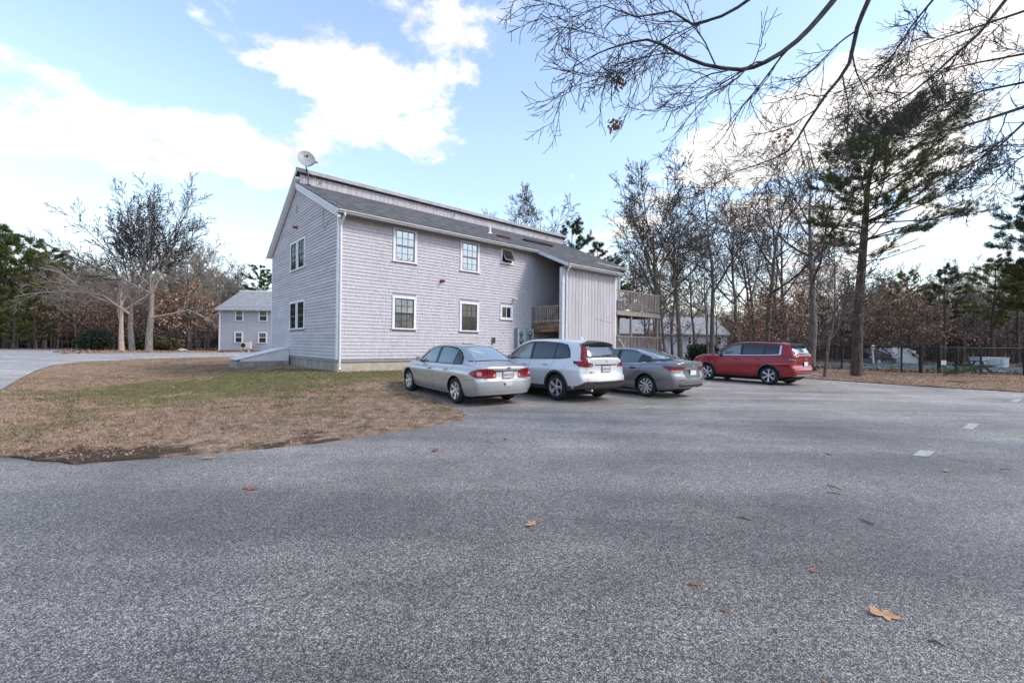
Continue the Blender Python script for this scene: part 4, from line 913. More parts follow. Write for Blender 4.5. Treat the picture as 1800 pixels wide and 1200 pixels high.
    def plate(s, y, z, txt, col, tilt=0, w_=.305, h=.155, m=None):
        hit = s.bvh.ray_cast(Vector((-5, y, z)), Vector((1, 0, 0)))[0]; x = hit.x-.02
        p = MB().box((x-.006, y-w_/2, z-h/2), (x, y+w_/2, z+h/2)).build('license_plate', m or M_PLATE, s.E)
        if txt:
            me = text_mesh('plate_number', txt, .078, col, .001); t = link('plate_number', me, p); t.rotation_euler = (R(90), 0, R(-90)); t.location = (x-.009, y, z-.005)
        f = MB()
        for a, b in (((x-.010, y-w_/2-.012, z-h/2-.012), (x, y+w_/2+.012, z-h/2+.0)), ((x-.010, y-w_/2-.012, z+h/2), (x, y+w_/2+.012, z+h/2+.012)), ((x-.0099, y-w_/2-.012, z-h/2), (x, y-w_/2, z+h/2)), ((x-.0099, y+w_/2, z-h/2), (x, y+w_/2+.012, z+h/2))): f.box(a, b)
        f.build('plate_frame', M_SASH, p); return p
    def badge(s, y, z, txt, size, m):
        hit = s.bvh.ray_cast(Vector((-5, y, z)), Vector((1, 0, 0)))[0]
        t = link('badge', text_mesh('badge', txt, size, m, .002), s.E); t.rotation_euler = (R(90), 0, R(-90)); t.location = (hit.x-.008, y, z); return t
    def ringb(s, y, z, a, b, m):
        hit = s.bvh.ray_cast(Vector((-5, y, z)), Vector((1, 0, 0)))[0]
        return MB().tube([(hit.x-.007, y+a*math.cos(t), z+b*math.sin(t)) for t in np.linspace(0, 2*math.pi, 25)], .005, 6, False).build('emblem', m, s.E)
    def arches(s, m, wd=.05, a0=-12, a1=192):
        rr = s.sp['wr']+s.sp.get('gap', .055)
        for wx in (0, s.sp['wb']):
            ar = np.radians(np.linspace(a0, a1, 29)); I = [(wx+(rr-.004)*math.cos(t), s.sp['wr']+(rr-.004)*math.sin(t)) for t in ar]; O = [(wx+(rr+wd)*math.cos(t), s.sp['wr']+(rr+wd)*math.sin(t)) for t in ar]
            ok = [i for i in range(29) if min(I[i][1], O[i][1]) > float(s.c['zb'](I[i][0]))+.03]
            s.both('arch_trim', [I[i] for i in ok], [O[i] for i in ok], m, off=.010, n=30, k=2)
# ---------------------------------------------------------------- silver sedan
P_SIL = paint('silver_paint', (.50, .51, .53), .6, .30, .03)
c = Car('silver_sedan', (804, 708.6), 127.5, dict(paint=P_SIL, wb=2.72, ro=1.07, fo=.94, track=1.56, wr=.325, spokes=6, spw=(.032, .058), rimf=.68,
    zb=[(-1.07, .30), (-.7, .24), (-.3, .21), (1.4, .20), (3.0, .21), (3.66, .25)],
    zs=[(-1.07, .93), (-.6, .965), (0, .96), (1, .93), (2, .90), (2.55, .885), (3.2, .80), (3.66, .66)],
    zt=[(-1.07, .99), (-.85, 1.02), (-.60, 1.05), (-.50, 1.075), (-.25, 1.20), (.05, 1.34), (.30, 1.425), (.7, 1.47), (1.15, 1.48), (1.55, 1.45), (1.85, 1.37), (2.45, 1.04), (2.62, .975), (3.1, .905), (3.45, .83), (3.66, .72)],
    wl=[(-1.07, .74), (-.5, .82), (1.4, .84), (3, .82), (3.66, .74)], wm=[(-1.07, .845), (-.4, .89), (.8, .905), (2.4, .90), (3.2, .87), (3.66, .80)],
    ws=[(-1.07, .74), (-.5, .79), (.5, .80), (2, .80), (2.7, .78), (3.3, .72), (3.66, .62)], wt=[(-1.07, .62), (-.55, .62), (-.2, .58), (.3, .55), (1.2, .575), (1.8, .60), (2.5, .66), (3.1, .60), (3.66, .5)],
    rear=[(.2, .10), (.34, .03), (.55, 0), (.66, .005), (.70, .045), (.8, .055), (.95, .03), (1.0, .03), (1.5, .03)], front=[(.2, .10), (.4, 0), (.6, .03), (.8, .14), (1.5, .2)]), 'silver sedan parked closest to the lawn with a white bumper sticker')
dlo_b = [(-.17, .985), (.3, .965), (1.2, .945), (2.28, .925)]; dlo_t = [(-.17, 1.00), (-.10, 1.10), (.05, 1.23), (.28, 1.345), (.65, 1.405), (1.1, 1.412), (1.5, 1.375), (1.85, 1.25), (2.28, .95)]
c.both('window_surround', dlo_b, dlo_t, M_TRIMK, off=.0035, n=40, k=8)
c.both('window_glass', [(1.22, .962), (2.10, .948)], [(1.22, 1.375), (1.5, 1.345), (1.75, 1.23), (2.10, .965)], M_CGL, off=.008, n=24)
c.both('window_glass', [(.30, .985), (1.08, .965)], [(.30, 1.315), (.65, 1.37), (1.08, 1.378)], M_CGL, off=.008, n=18)
c.both('quarter_glass', [(-.08, 1.005), (.25, .99)], [(-.05, 1.08), (.06, 1.19), (.25, 1.295)], M_CGLD, off=.008, n=12)
c.patch('rear_window_trim', c.rear, [(-.72, 1.055), (-.4, 1.075), (0, 1.085), (.4, 1.075), (.72, 1.055)], [(-.535, 1.40), (0, 1.435), (.535, 1.40)], M_TRIMK, .003, 24, 12)
c.patch('rear_window', c.rear, [(-.68, 1.075), (-.4, 1.092), (0, 1.10), (.4, 1.092), (.68, 1.075)], [(-.515, 1.385), (0, 1.42), (.515, 1.385)], M_CGLB, .007, 24, 12)
c.patch('windscreen', c.front, [(-.70, .99), (0, 1.02), (.70, .99)], [(-.55, 1.36), (0, 1.40), (.55, 1.36)], M_CGL, .006, 24, 12)
for sg in (1, -1):
    f = c.corner(-.62, .32, sg)
    a = c.patch('tail_lamp', f, [(2, .80), (30, .705), (60, .69), (88, .70)], [(7, .835), (26, .91), (50, .94), (75, .915), (88, .87)], M_LAMP, .010, 30, 8)
    c.patch('lamp_ring', f, [(30, .77), (40, .765)], [(30, .85), (40, .855)], M_LAMPW, .0125, 6, 3, a); c.patch('reverse_lamp', f, [(77, .735), (86, .74)], [(77, .81), (86, .81)], M_LAMPW, .0125, 6, 3, a); c.patch('lamp_divide', f, [(55, .70), (56.5, .70)], [(55, .925), (56.5, .925)], M_LAMPD, .013, 3, 5, a)
    sd_ = lambda p, q, sg=sg: c.side(p, q, sg)
    c.seam('door_seam', sd_, [(1.14, .28), (1.15, .6), (1.18, .93)]); c.seam('door_seam', sd_, [(.42, .60), (.28, .72), (.20, .85), (.17, .98)]); c.seam('door_seam', sd_, [(2.30, .30), (2.28, .6), (2.22, .9)])
    c.patch('rub_strip', sd_, [(.52, .53), (2.20, .53)], [(.52, .568), (2.20, .568)], P_SIL, .014, 20, 3); c.seam('sill_seam', sd_, [(.42, .272), (2.2, .272)], .010, vert=False)
    c.patch('fuel_flap', sd_, [(-.36, .66), (-.18, .66)], [(-.36, .86), (-.18, .86)], P_SIL, .003, 6, 4); c.seam('bumper_seam', sd_, [(-.42, .64), (-.8, .66)], .007, vert=False)
c.seam('boot_seam', c.rear, [(-.66, .668), (.66, .668)], .012, vert=False, n=24); c.patch('boot_trim', c.rear, [(-.38, .862), (.38, .862)], [(-.38, .888), (.38, .888)], M_SEAM, .009, 18, 2)
c.patch('bumper_strip', c.rear, [(-.66, .335), (.66, .335)], [(-.66, .375), (.66, .375)], P_SIL, .020, 24, 4); c.patch('plate_recess', c.rear, [(-.30, .70), (.30, .70)], [(-.35, .855), (.35, .855)], mat('silver_light', (.66, .66, .67), .35, .2), .004, 14, 6)
c.plate(-.02, .785, '4BYK 85', mat('plate_red', (.45, .05, .05), .5)); c.ringb(-.03, .945, .055, .028, M_RIND); c.badge(-.03, .945, 'KIA', .036, M_RIND); c.badge(.56, .70, 'OPTIMA', .034, M_RIND); c.badge(-.58, .70, 'LX', .035, M_RIND)
st = c.patch('bumper_sticker', c.rear, [(-.13, .525), (.12, .525)], [(-.13, .60), (.12, .60)], M_PLATE, .006, 8, 3)
c.patch('sticker_emblem', c.rear, [(.075, .535), (.125, .535)], [(.075, .592), (.125, .592)], M_RIND, .009, 4, 3, st)
c.mirrors(2.08, .95, P_SIL); c.handle(1.36, .80, M_CHROME); c.handle(.46, .83, M_CHROME)
c.patch('head_lamp', c.front, [(.5, .62), (.78, .64)], [(.5, .72), (.74, .75)], M_LAMPW, .01, 8, 4); c.patch('head_lamp', c.front, [(-.78, .64), (-.5, .62)], [(-.74, .75), (-.5, .72)], M_LAMPW, .01, 8, 4); c.patch('grille', c.front, [(-.4, .56), (.4, .56)], [(-.4, .68), (.4, .68)], M_TRIMK, .008, 12, 4)
# ---------------------------------------------------------------- white crossover
P_WHT = paint('white_paint', (.70, .71, .735), .1, .28, .02)
clad_w = lambda x, y: .40
c = Car('white_crossover', (980.7, 703), 127.5, dict(paint=P_WHT, wb=2.70, ro=1.05, fo=.94, track=1.60, wr=.355, ww=.23, spokes=5, twin=.13, spw=(.022, .026), rimf=.68, clad=clad_w, gap=.06, char=.70,
    zb=[(-1.05, .38), (-.7, .33), (-.3, .27), (1.4, .25), (3.0, .26), (3.64, .30)],
    zs=[(-1.05, 1.06), (-.6, 1.10), (0, 1.09), (1, 1.06), (2, 1.035), (2.6, 1.03), (3.2, .97), (3.64, .80)],
    zt=[(-1.05, 1.13), (-.97, 1.19), (-.80, 1.42), (-.66, 1.575), (-.50, 1.615), (0, 1.665), (.7, 1.69), (1.3, 1.68), (1.7, 1.60), (2.0, 1.47), (2.45, 1.21), (2.65, 1.12), (3.1, 1.06), (3.45, .98), (3.64, .86)],
    wl=[(-1.05, .78), (-.5, .86), (1.4, .87), (3, .85), (3.64, .78)], wm=[(-1.05, .87), (-.4, .92), (.8, .93), (2.4, .925), (3.2, .90), (3.64, .83)],
    ws=[(-1.05, .76), (-.5, .81), (.5, .825), (2, .82), (2.7, .80), (3.3, .74), (3.64, .66)], wt=[(-1.05, .62), (-.6, .585), (0, .60), (1.2, .62), (1.8, .64), (2.5, .70), (3.1, .64), (3.64, .55)],
    rear=[(.2, .14), (.42, .04), (.55, 0), (.66, .01), (.74, .06), (.9, .075), (1.05, .05), (1.2, .03), (1.7, .0)], front=[(.2, .10), (.4, 0), (.7, .02), (.9, .12), (1.7, .2)]), 'white crossover with boomerang tail lamps parked between the two sedans')
c.both('window_surround', [(-.42, 1.155), (0, 1.115), (1.2, 1.08), (2.32, 1.06)], [(-.42, 1.20), (-.36, 1.36), (-.20, 1.515), (.1, 1.56), (.8, 1.60), (1.3, 1.59), (1.65, 1.51), (2.0, 1.36), (2.32, 1.09)], M_TRIMK, off=.0035, n=40, k=8)
c.both('window_glass', [(1.20, 1.095), (2.16, 1.075)], [(1.20, 1.555), (1.6, 1.49), (1.85, 1.36), (2.16, 1.10)], M_CGL, off=.008, n=22)
c.both('window_glass', [(.20, 1.125), (1.08, 1.10)], [(.20, 1.535), (.8, 1.565), (1.08, 1.565)], M_CGLD, off=.008, n=18)
c.both('quarter_glass', [(-.36, 1.165), (.15, 1.135)], [(-.36, 1.24), (-.30, 1.37), (-.17, 1.485), (.15, 1.525)], M_CGLD, off=.008, n=12)
c.patch('rear_window_trim', c.rear, [(-.66, 1.17), (0, 1.185), (.66, 1.17)], [(-.57, 1.57), (0, 1.60), (.57, 1.57)], M_TRIMK, .004, 22, 10)
c.patch('rear_window', c.rear, [(-.58, 1.19), (0, 1.205), (.58, 1.19)], [(-.50, 1.46), (0, 1.49), (.50, 1.46)], M_CGLK, .009, 22, 10)
c.patch('windscreen', c.front, [(-.72, 1.14), (0, 1.17), (.72, 1.14)], [(-.58, 1.56), (0, 1.60), (.58, 1.56)], M_CGL, .006, 24, 12)
def spoiler(c, prof, hw, crown):
    ys = np.linspace(-hw, hw, 13); rows = [[(x+.10*(abs(y)/hw)**3, y, z-crown*(y/hw)**2) for y in ys] for x, z in prof+[prof[0]]]
    mb = MB().grid(rows); n = len(ys)
    for e in (0, n-1): mb.F.append(tuple(i*n+e for i in range(len(prof))))
    return mb.build('roof_spoiler', M_TRIMK, c.E, True, 40)
spoiler(c, [(-.80, 1.50), (-.52, 1.56), (-.46, 1.626), (-.70, 1.612), (-.84, 1.582)], .57, .07)
MB().prism([(.05, 1.66), (.0, 1.74), (-.08, 1.735), (-.14, 1.65)], 'y', -.02, .02).build('roof_fin', P_WHT, c.E)
MB().tube([(-1.0, -.05, 1.22), (-.965, -.22, 1.25), (-.94, -.30, 1.265)], [.02, .016, .008], 6).build('rear_wiper', M_TRIMK, c.E); c.patch('wiper_boot', c.rear, [(-.20, 1.215), (.06, 1.21)], [(-.20, 1.25), (.06, 1.245)], M_TRIMK, .02, 8, 2)
for sg in (1, -1):
    f = c.corner(-.60, .40, sg)
    a = c.patch('tail_lamp', f, [(2, 1.05), (25, .945), (50, .93), (76, .95)], [(4, 1.075), (25, 1.08), (50, 1.055), (76, 1.02)], M_LAMP, .012, 26, 5)
    c.patch('lamp_bar', c.rear, [(.775*sg, 1.03), (.735*sg, 1.15), (.655*sg, 1.35), (.60*sg, 1.50)], [(.66*sg, 1.03), (.635*sg, 1.15), (.575*sg, 1.35), (.535*sg, 1.50)], M_LAMP, .014, 14, 5, a); c.patch('reverse_lamp', f, [(60, .965), (74, .968)], [(60, .995), (74, .992)], M_LAMPW, .015, 6, 2, a); c.patch('lamp_surround', f, [(-2, 1.06), (8, .985)], [(0, 1.085), (10, 1.07)], M_TRIMK, .014, 5, 2, a)
    sd_ = lambda p, q, sg=sg: c.side(p, q, sg)
    c.seam('door_seam', sd_, [(1.14, .40), (1.14, .7), (1.16, 1.07)]); c.seam('door_seam', sd_, [(.46, .68), (.32, .80), (.18, .95), (.14, 1.10)]); c.seam('door_seam', sd_, [(2.30, .40), (2.3, .7), (2.26, 1.05)])
    c.seam('fuel_flap', sd_, [(-.30, .80), (-.30, 1.0)], .006); c.seam('fuel_flap', sd_, [(-.30, .80), (-.1, .80)], .006, vert=False)
    c.patch('bumper_cladding', f, [(6, .385), (50, .385), (89, .385)], [(2, .43), (20, .45), (34, .50), (48, .565), (89, .565)], M_PLAST, .018, 26, 4)
    c.patch('bumper_reflector', f, [(52, .515), (74, .515)], [(52, .545), (74, .545)], M_LAMP, .034, 8, 2)
c.arches(M_PLAST, .055); c.patch('lower_bumper', c.rear, [(-.70, .37), (.70, .37)], [(-.79, .56), (.79, .56)], M_PLAST, .024, 24, 5); c.patch('bumper_slot', c.rear, [(-.62, .50), (.62, .50)], [(-.62, .545), (.62, .545)], M_TRIMK, .030, 18, 2)
c.patch('tailgate_trim', c.rear, [(-.42, .975), (.42, .975)], [(-.42, 1.0), (.42, 1.0)], M_SEAM, .008, 18, 2)
for sg in (1, -1): c.seam('tailgate_seam', c.rear, [(.66*sg, .52), (.70*sg, .75), (.66*sg, .94)], .008)
c.plate(0, .88, '3VRS 84', mat('plate_blue', (.07, .10, .25), .5)); c.badge(0, 1.075, 'H', .09, M_CHROME); c.badge(.52, .79, 'CR-V', .065, M_RIND)
c.mirrors(2.10, 1.08, P_WHT); c.handle(1.36, .93, P_WHT); c.handle(.44, .96, P_WHT)
MB().tube([(-.98, .52, .33), (-.7, .5, .34)], .03, 10).build('exhaust_pipe', M_CHROME, c.E); c.patch('grille', c.front, [(-.5, .62), (.5, .62)], [(-.5, .85), (.5, .85)], M_TRIMK, .008, 12, 4)
# ---------------------------------------------------------------- grey sedan
P_GRY = paint('grey_paint', (.23, .24, .265), .6, .30, .04)
c = Car('grey_sedan', (1137.5, 697), 127.5, dict(paint=P_GRY, wb=2.71, ro=1.02, fo=.91, track=1.56, wr=.325, spokes=10, spw=(.016, .027), rimf=.70, char=.80,
    zb=[(-1.02, .32), (-.7, .25), (-.3, .21), (1.4, .20), (3.0, .21), (3.62, .25)],
    zs=[(-1.02, .98), (-.6, 1.0), (0, .985), (1, .93), (2, .90), (2.55, .88), (3.2, .80), (3.62, .66)],
    zt=[(-1.02, 1.05), (-.90, 1.075), (-.70, 1.085), (-.45, 1.115), (-.1, 1.225), (.3, 1.34), (.7, 1.42), (1.1, 1.447), (1.5, 1.43), (1.85, 1.33), (2.45, 1.02), (2.62, .96), (3.1, .90), (3.45, .82), (3.62, .72)],
    wl=[(-1.02, .76), (-.5, .83), (1.4, .85), (3, .83), (3.62, .75)], wm=[(-1.02, .85), (-.4, .90), (.8, .908), (2.4, .90), (3.2, .87), (3.62, .80)],
    ws=[(-1.02, .72), (-.5, .77), (.5, .795), (2, .80), (2.7, .78), (3.3, .72), (3.62, .62)], wt=[(-1.02, .58), (-.55, .57), (-.1, .545), (.4, .53), (1.2, .56), (1.8, .60), (2.5, .66), (3.1, .60), (3.62, .5)],
    rear=[(.2, .16), (.36, .05), (.52, 0), (.64, .01), (.72, .05), (.85, .07), (.98, .03), (1.06, .0), (1.5, .0)], front=[(.2, .10), (.4, 0), (.6, .03), (.8, .14), (1.5, .2)]), 'dark grey sedan with a sloping roof parked beside the white crossover')
c.both('window_surround', [(-.62, 1.075), (-.3, 1.06), (.1, 1.0), (.35, .97), (1.2, .945), (2.28, .92)], [(-.62, 1.08), (-.2, 1.16), (.1, 1.245), (.4, 1.315), (.75, 1.365), (1.1, 1.378), (1.5, 1.345), (1.85, 1.22), (2.28, .945)], M_TRIMK, off=.0035, n=40, k=8)
c.both('window_glass', [(1.2, .962), (2.12, .945)], [(1.2, 1.345), (1.5, 1.315), (1.75, 1.20), (2.12, .965)], M_CGL, off=.008, n=22)
c.both('window_glass', [(.34, .99), (1.06, .965)], [(.34, 1.27), (.75, 1.335), (1.06, 1.348)], M_CGL, off=.008, n=16)
c.both('quarter_glass', [(-.02, 1.055), (.30, 1.005)], [(-.02, 1.16), (.30, 1.25)], M_CGLD, off=.008, n=10)
c.both('chrome_strip', [(.05, 1.005), (.34, .958), (2.2, .905)], [(.05, 1.02), (.34, .975), (2.2, .92)], M_CHROME, off=.007, n=26, k=2)
c.patch('rear_window', c.rear, [(-.62, 1.115), (0, 1.135), (.62, 1.115)], [(-.49, 1.38), (0, 1.41), (.49, 1.38)], M_CGLB, .006, 24, 14)
c.patch('windscreen', c.front, [(-.70, .98), (0, 1.01), (.70, .98)], [(-.54, 1.33), (0, 1.37), (.54, 1.33)], M_CGL, .006, 24, 12)
for sg in (1, -1):
    f = c.corner(-.58, .32, sg)
    a = c.patch('tail_lamp', f, [(0, .905), (22, .80), (50, .775), (70, .83), (84, .85)], [(0, .915), (25, .90), (55, .90), (84, .885)], M_LAMP, .010, 28, 5); c.patch('reverse_lamp', f, [(26, .785), (52, .778)], [(26, .815), (52, .805)], M_LAMPW, .0125, 8, 2, a); c.patch('lamp_top', f, [(-4, .915), (40, .895), (84, .884)], [(-2, .93), (40, .915), (84, .90)], M_TRIMK, .012, 16, 2, a)
    sd_ = lambda p, q, sg=sg: c.side(p, q, sg)
    c.seam('door_seam', sd_, [(1.14, .28), (1.14, .6), (1.16, .93)]); c.seam('door_seam', sd_, [(.42, .62), (.30, .72), (.18, .85), (.20, .96)])
    c.patch('bumper_reflector', f, [(50, .525), (76, .525)], [(50, .55), (76, .55)], M_LAMP, .010, 8, 2)
    c.patch('bumper_insert', f, [(48, .36), (88, .30)], [(60, .43), (88, .43)], M_PLAST, .014, 10, 4)
c.patch('plate_recess', c.rear, [(-.36, .60), (.36, .60)], [(-.45, .84), (.45, .84)], mat('grey_paint_dark', (.09, .095, .105), .4, .4), .004, 16, 6)
c.patch('diffuser', c.rear, [(-.55, .33), (.55, .33)], [(-.62, .425), (.62, .425)], M_PLAST, .016, 20, 4); c.patch('diffuser_strip', c.rear, [(-.6, .425), (.6, .425)], [(-.6, .44), (.6, .44)], M_RIM, .019, 20, 2)
c.arches(P_GRY, .045); c.plate(-.02, .735, '', M_RIND, m=mat('plain_plate', (.74, .76, .84), .5)); c.badge(0, .965, 'N', .06, M_CHROME); c.ringb(0, .965, .045, .04, M_CHROME)
c.mirrors(2.06, .945, P_GRY); c.handle(1.36, .80, P_GRY); c.handle(.44, .84, M_TRIMK)
c.patch('grille', c.front, [(-.4, .5), (.4, .5)], [(-.4, .68), (.4, .68)], M_TRIMK, .008, 12, 4)
# ---------------------------------------------------------------- red crossover
P_RED = paint('red_paint', (.29, .004, .013), .40, .25, .04)
c = Car('red_crossover', (1352.5, 675.8), 123.5, dict(paint=P_RED, wb=2.706, ro=1.04, fo=.95, track=1.60, wr=.365, ww=.24, spokes=6, twin=.10, spw=(.016, .02), rimf=.72, clad=lambda x, y: .32, gap=.06, char=.66,
    zb=[(-1.04, .40), (-.7, .34), (-.3, .28), (1.4, .27), (3.0, .27), (3.66, .30)],
    zs=[(-1.04, 1.10), (-.6, 1.15), (0, 1.15), (1, 1.13), (2, 1.11), (2.6, 1.10), (3.2, 1.06), (3.66, .90)],
    zt=[(-1.04, 1.17), (-.96, 1.25), (-.80, 1.46), (-.66, 1.63), (-.50, 1.675), (0, 1.72), (.7, 1.745), (1.3, 1.73), (1.7, 1.645), (2.0, 1.51), (2.45, 1.26), (2.65, 1.19), (3.1, 1.155), (3.5, 1.10), (3.66, .96)],
    wl=[(-1.04, .80), (-.5, .87), (1.4, .88), (3, .86), (3.66, .80)], wm=[(-1.04, .88), (-.4, .925), (.8, .93), (2.4, .93), (3.2, .91), (3.66, .85)],
    ws=[(-1.04, .78), (-.5, .82), (.5, .83), (2, .825), (2.7, .81), (3.3, .76), (3.66, .68)], wt=[(-1.04, .64), (-.6, .60), (0, .61), (1.2, .63), (1.8, .65), (2.5, .71), (3.1, .66), (3.66, .58)],
    rear=[(.2, .16), (.44, .03), (.6, 0), (.70, .02), (.8, .07), (1.0, .06), (1.15, .03), (1.3, .03), (1.75, .0)], front=[(.2, .10), (.4, 0), (.8, .01), (1.0, .06), (1.75, .2)]), 'red crossover parked in front of the hedge and woods')
c.both('window_surround', [(-.36, 1.225), (0, 1.20), (1.2, 1.17), (2.36, 1.15)], [(-.36, 1.50), (-.30, 1.585), (.1, 1.62), (.8, 1.655), (1.3, 1.64), (1.65, 1.565), (2.0, 1.42), (2.36, 1.175)], M_TRIMK, off=.0035, n=40, k=8)
c.both('chrome_strip', [(-.36, 1.20), (0, 1.17), (1.2, 1.145), (2.36, 1.13)], [(-.36, 1.235), (0, 1.20), (1.2, 1.17), (2.36, 1.15)], M_CHROME, off=.007, n=26, k=2); c.both('chrome_strip', [(-.42, 1.21), (-.36, 1.205)], [(-.40, 1.58), (-.33, 1.58)], M_CHROME, off=.007, n=4, k=8)
c.both('window_glass', [(1.22, 1.18), (2.18, 1.165)], [(1.22, 1.61), (1.6, 1.545), (1.85, 1.42), (2.18, 1.19)], M_CGL, off=.008, n=22)
c.both('window_glass', [(.24, 1.21), (1.10, 1.185)], [(.24, 1.60), (.8, 1.62), (1.10, 1.615)], M_CGLD, off=.008, n=18); c.both('quarter_glass', [(-.32, 1.24), (.18, 1.215)], [(-.32, 1.52), (-.26, 1.565), (.18, 1.59)], M_CGLD, off=.008, n=12)
c.patch('rear_window', c.rear, [(-.60, 1.23), (0, 1.245), (.60, 1.23)], [(-.52, 1.55), (0, 1.58), (.52, 1.55)], M_CGLB, .009, 22, 10)
c.patch('windscreen', c.front, [(-.74, 1.22), (0, 1.25), (.74, 1.22)], [(-.60, 1.60), (0, 1.64), (.60, 1.60)], M_CGL, .006, 24, 12)
spoiler(c, [(-.86, 1.57), (-.52, 1.62), (-.46, 1.684), (-.72, 1.665), (-.92, 1.625)], .57, .07); MB().prism([(.0, 1.71), (-.05, 1.79), (-.12, 1.785), (-.2, 1.70)], 'y', -.02, .02).build('roof_fin', P_RED, c.E)
for y in (.58, -.58): MB().tube([(-.4, y, 1.70), (-.3, y, 1.735), (.6, y, 1.765), (1.3, y, 1.755), (1.45, y, 1.70)], .016, 6).build('roof_rail', M_TRIMK, c.E)
for sg in (1, -1):
    f = c.corner(-.60, .40, sg)
    a = c.patch('tail_lamp', f, [(16, 1.0), (40, .985), (80, .99)], [(12, 1.10), (40, 1.115), (80, 1.10)], M_LAMPD, .012, 22, 4); c.patch('lamp_bar', f, [(18, 1.02), (50, 1.005)], [(18, 1.05), (50, 1.04)], M_LAMPW, .015, 12, 2, a)
    sd_ = lambda p, q, sg=sg: c.side(p, q, sg)
    c.seam('door_seam', sd_, [(1.16, .42), (1.16, .7), (1.17, 1.13)]); c.seam('door_seam', sd_, [(.48, .70), (.34, .82), (.20, 1.0), (.18, 1.16)]); c.seam('door_seam', sd_, [(2.32, .42), (2.3, .8), (2.28, 1.12)])
    c.patch('bumper_strip', f, [(45, .40), (88, .36)], [(60, .47), (88, .46)], M_PLAST, .018, 10, 3)
c.patch('lower_bumper', c.rear, [(-.66, .38), (.66, .38)], [(-.7, .46), (.7, .46)], M_RIM, .022, 22, 3); c.arches(M_PLAST, .05)
c.plate(0, .86, '', M_RIND, m=MATS['plain_plate']); c.badge(0, 1.05, '▲', .07, M_CHROME) if False else c.ringb(0, 1.05, .04, .04, M_CHROME)
c.mirrors(2.14, 1.16, M_TRIMK); c.handle(1.38, 1.0, P_RED); c.handle(.46, 1.03, P_RED)
c.patch('grille', c.front, [(-.6, .55), (.6, .55)], [(-.55, .95), (.55, .95)], M_TRIMK, .008, 12, 5)
for sg in (1, -1): c.patch('head_lamp', c.corner(0, 0, sg) if False else c.front, [(.55*sg, .98), (.78*sg, .98)], [(.55*sg, 1.03), (.76*sg, 1.03)], M_LAMPW, .012, 6, 2)
# ================================================================ TREES
def tubes(polys, sides):
    "polys: list of (points (n,3), radii (n,)) -> V, F arrays"
    groups = {}
    for P, r in polys: groups.setdefault(len(P), []).append((P, r))
    VV, FF, base = [], [], 0
    for n, L in groups.items():
        P = np.array([a for a, _ in L]); r = np.array([b for _, b in L]); m = len(L); k = sides
        Tn = np.gradient(P, axis=1); Tn /= np.linalg.norm(Tn, axis=2, keepdims=True)+1e-9
        ref = np.where(np.abs(Tn[:, :1, 2:3]) < .85, np.array([0, 0, 1.0]), np.array([1.0, 0, 0])); ref = np.broadcast_to(ref, Tn.shape)
        A = np.cross(Tn, ref); A /= np.linalg.norm(A, axis=2, keepdims=True)+1e-9; B = np.cross(Tn, A)
        th = np.arange(k)*2*math.pi/k
        R_ = P[:, :, None, :]+r[:, :, None, None]*(A[:, :, None, :]*np.cos(th)[None, None, :, None]+B[:, :, None, :]*np.sin(th)[None, None, :, None])
        VV.append(R_.reshape(-1, 3)); I = base+np.arange(m*n*k).reshape(m, n, k); J = np.roll(I, -1, 2)
        FF.append(np.stack([I[:, :-1], J[:, :-1], J[:, 1:], I[:, 1:]], -1).reshape(-1, 4)); base += m*n*k
    return np.concatenate(VV), np.concatenate(FF)
def rot_about(d, ang, azim):
    d = d/np.linalg.norm(d); u = np.array([0, 0, 1.0]) if abs(d[2]) < .95 else np.array([1.0, 0, 0])
    a = np.cross(d, u); a /= np.linalg.norm(a); b = np.cross(d, a)
    return d*math.cos(ang)+(a*math.cos(azim)+b*math.sin(azim))*math.sin(ang)
class Skel:
    "recursive bare tree: levels of [children, length ratio, angle range, wiggle, upward pull]"
    def __init__(s, seed, spec, rmin=.006): s.r = np.random.default_rng(seed); s.sp = spec; s.out = []; s.tips = []; s.rmin = rmin
    def limb(s, p, d, L, r0, lv, r1=None):
        sp = s.sp[lv]; n = sp.get('n', 5); P = [np.array(p, float)]; d = np.array(d, float)/np.linalg.norm(d)
        for i in range(n):
            d = d+s.r.normal(0, sp['wig'], 3)+np.array([0, 0, sp['up']]); d /= np.linalg.norm(d); P.append(P[-1]+d*L/n)
        P = np.array(P); rr = np.linspace(r0, max(s.rmin, r0*(sp.get('tap', .35)) if r1 is None else r1), n+1)
        s.out.append((lv, P, rr)); s.kids(P, rr, L, lv)
    def kids(s, P, rr, L, lv):
        if lv+1 >= len(s.sp): s.tips.append(P[-1]); s.tips.append(P[len(P)//2]); return
        sp = s.sp[lv]; n = len(P)-1; nc = sp['kids']; nc = int(nc*s.r.uniform(.75, 1.25)+.5); az0 = s.r.uniform(0, 6.28)
        for c in range(nc):
            t = sp['from']+(1-sp['from'])*((c+s.r.random()*.9)/nc); t = min(t, .995); i = min(int(t*n), n-1); f = t*n-i
            p = P[i]*(1-f)+P[i+1]*f; dd = P[i+1]-P[i]; r = rr[i]*(1-f)+rr[i+1]*f
            a = R(s.r.uniform(*sp['ang'])); az = az0+c*2.4+s.r.normal(0, .5); q = rot_about(dd, a, az)
            ln = L*s.r.uniform(*sp['len'])*(1-.45*(t-sp['from'])/(1-sp['from']+1e-6))
            s.limb(p, q, ln, max(s.rmin, r*sp.get('rr', .6)), lv+1)
def bark(name, a, b): return mat(name, a, .9, col2=b, vscale=5, detail=8, streak=(2, 2, .5), bump=.5, bscale=22, rnd=.15)
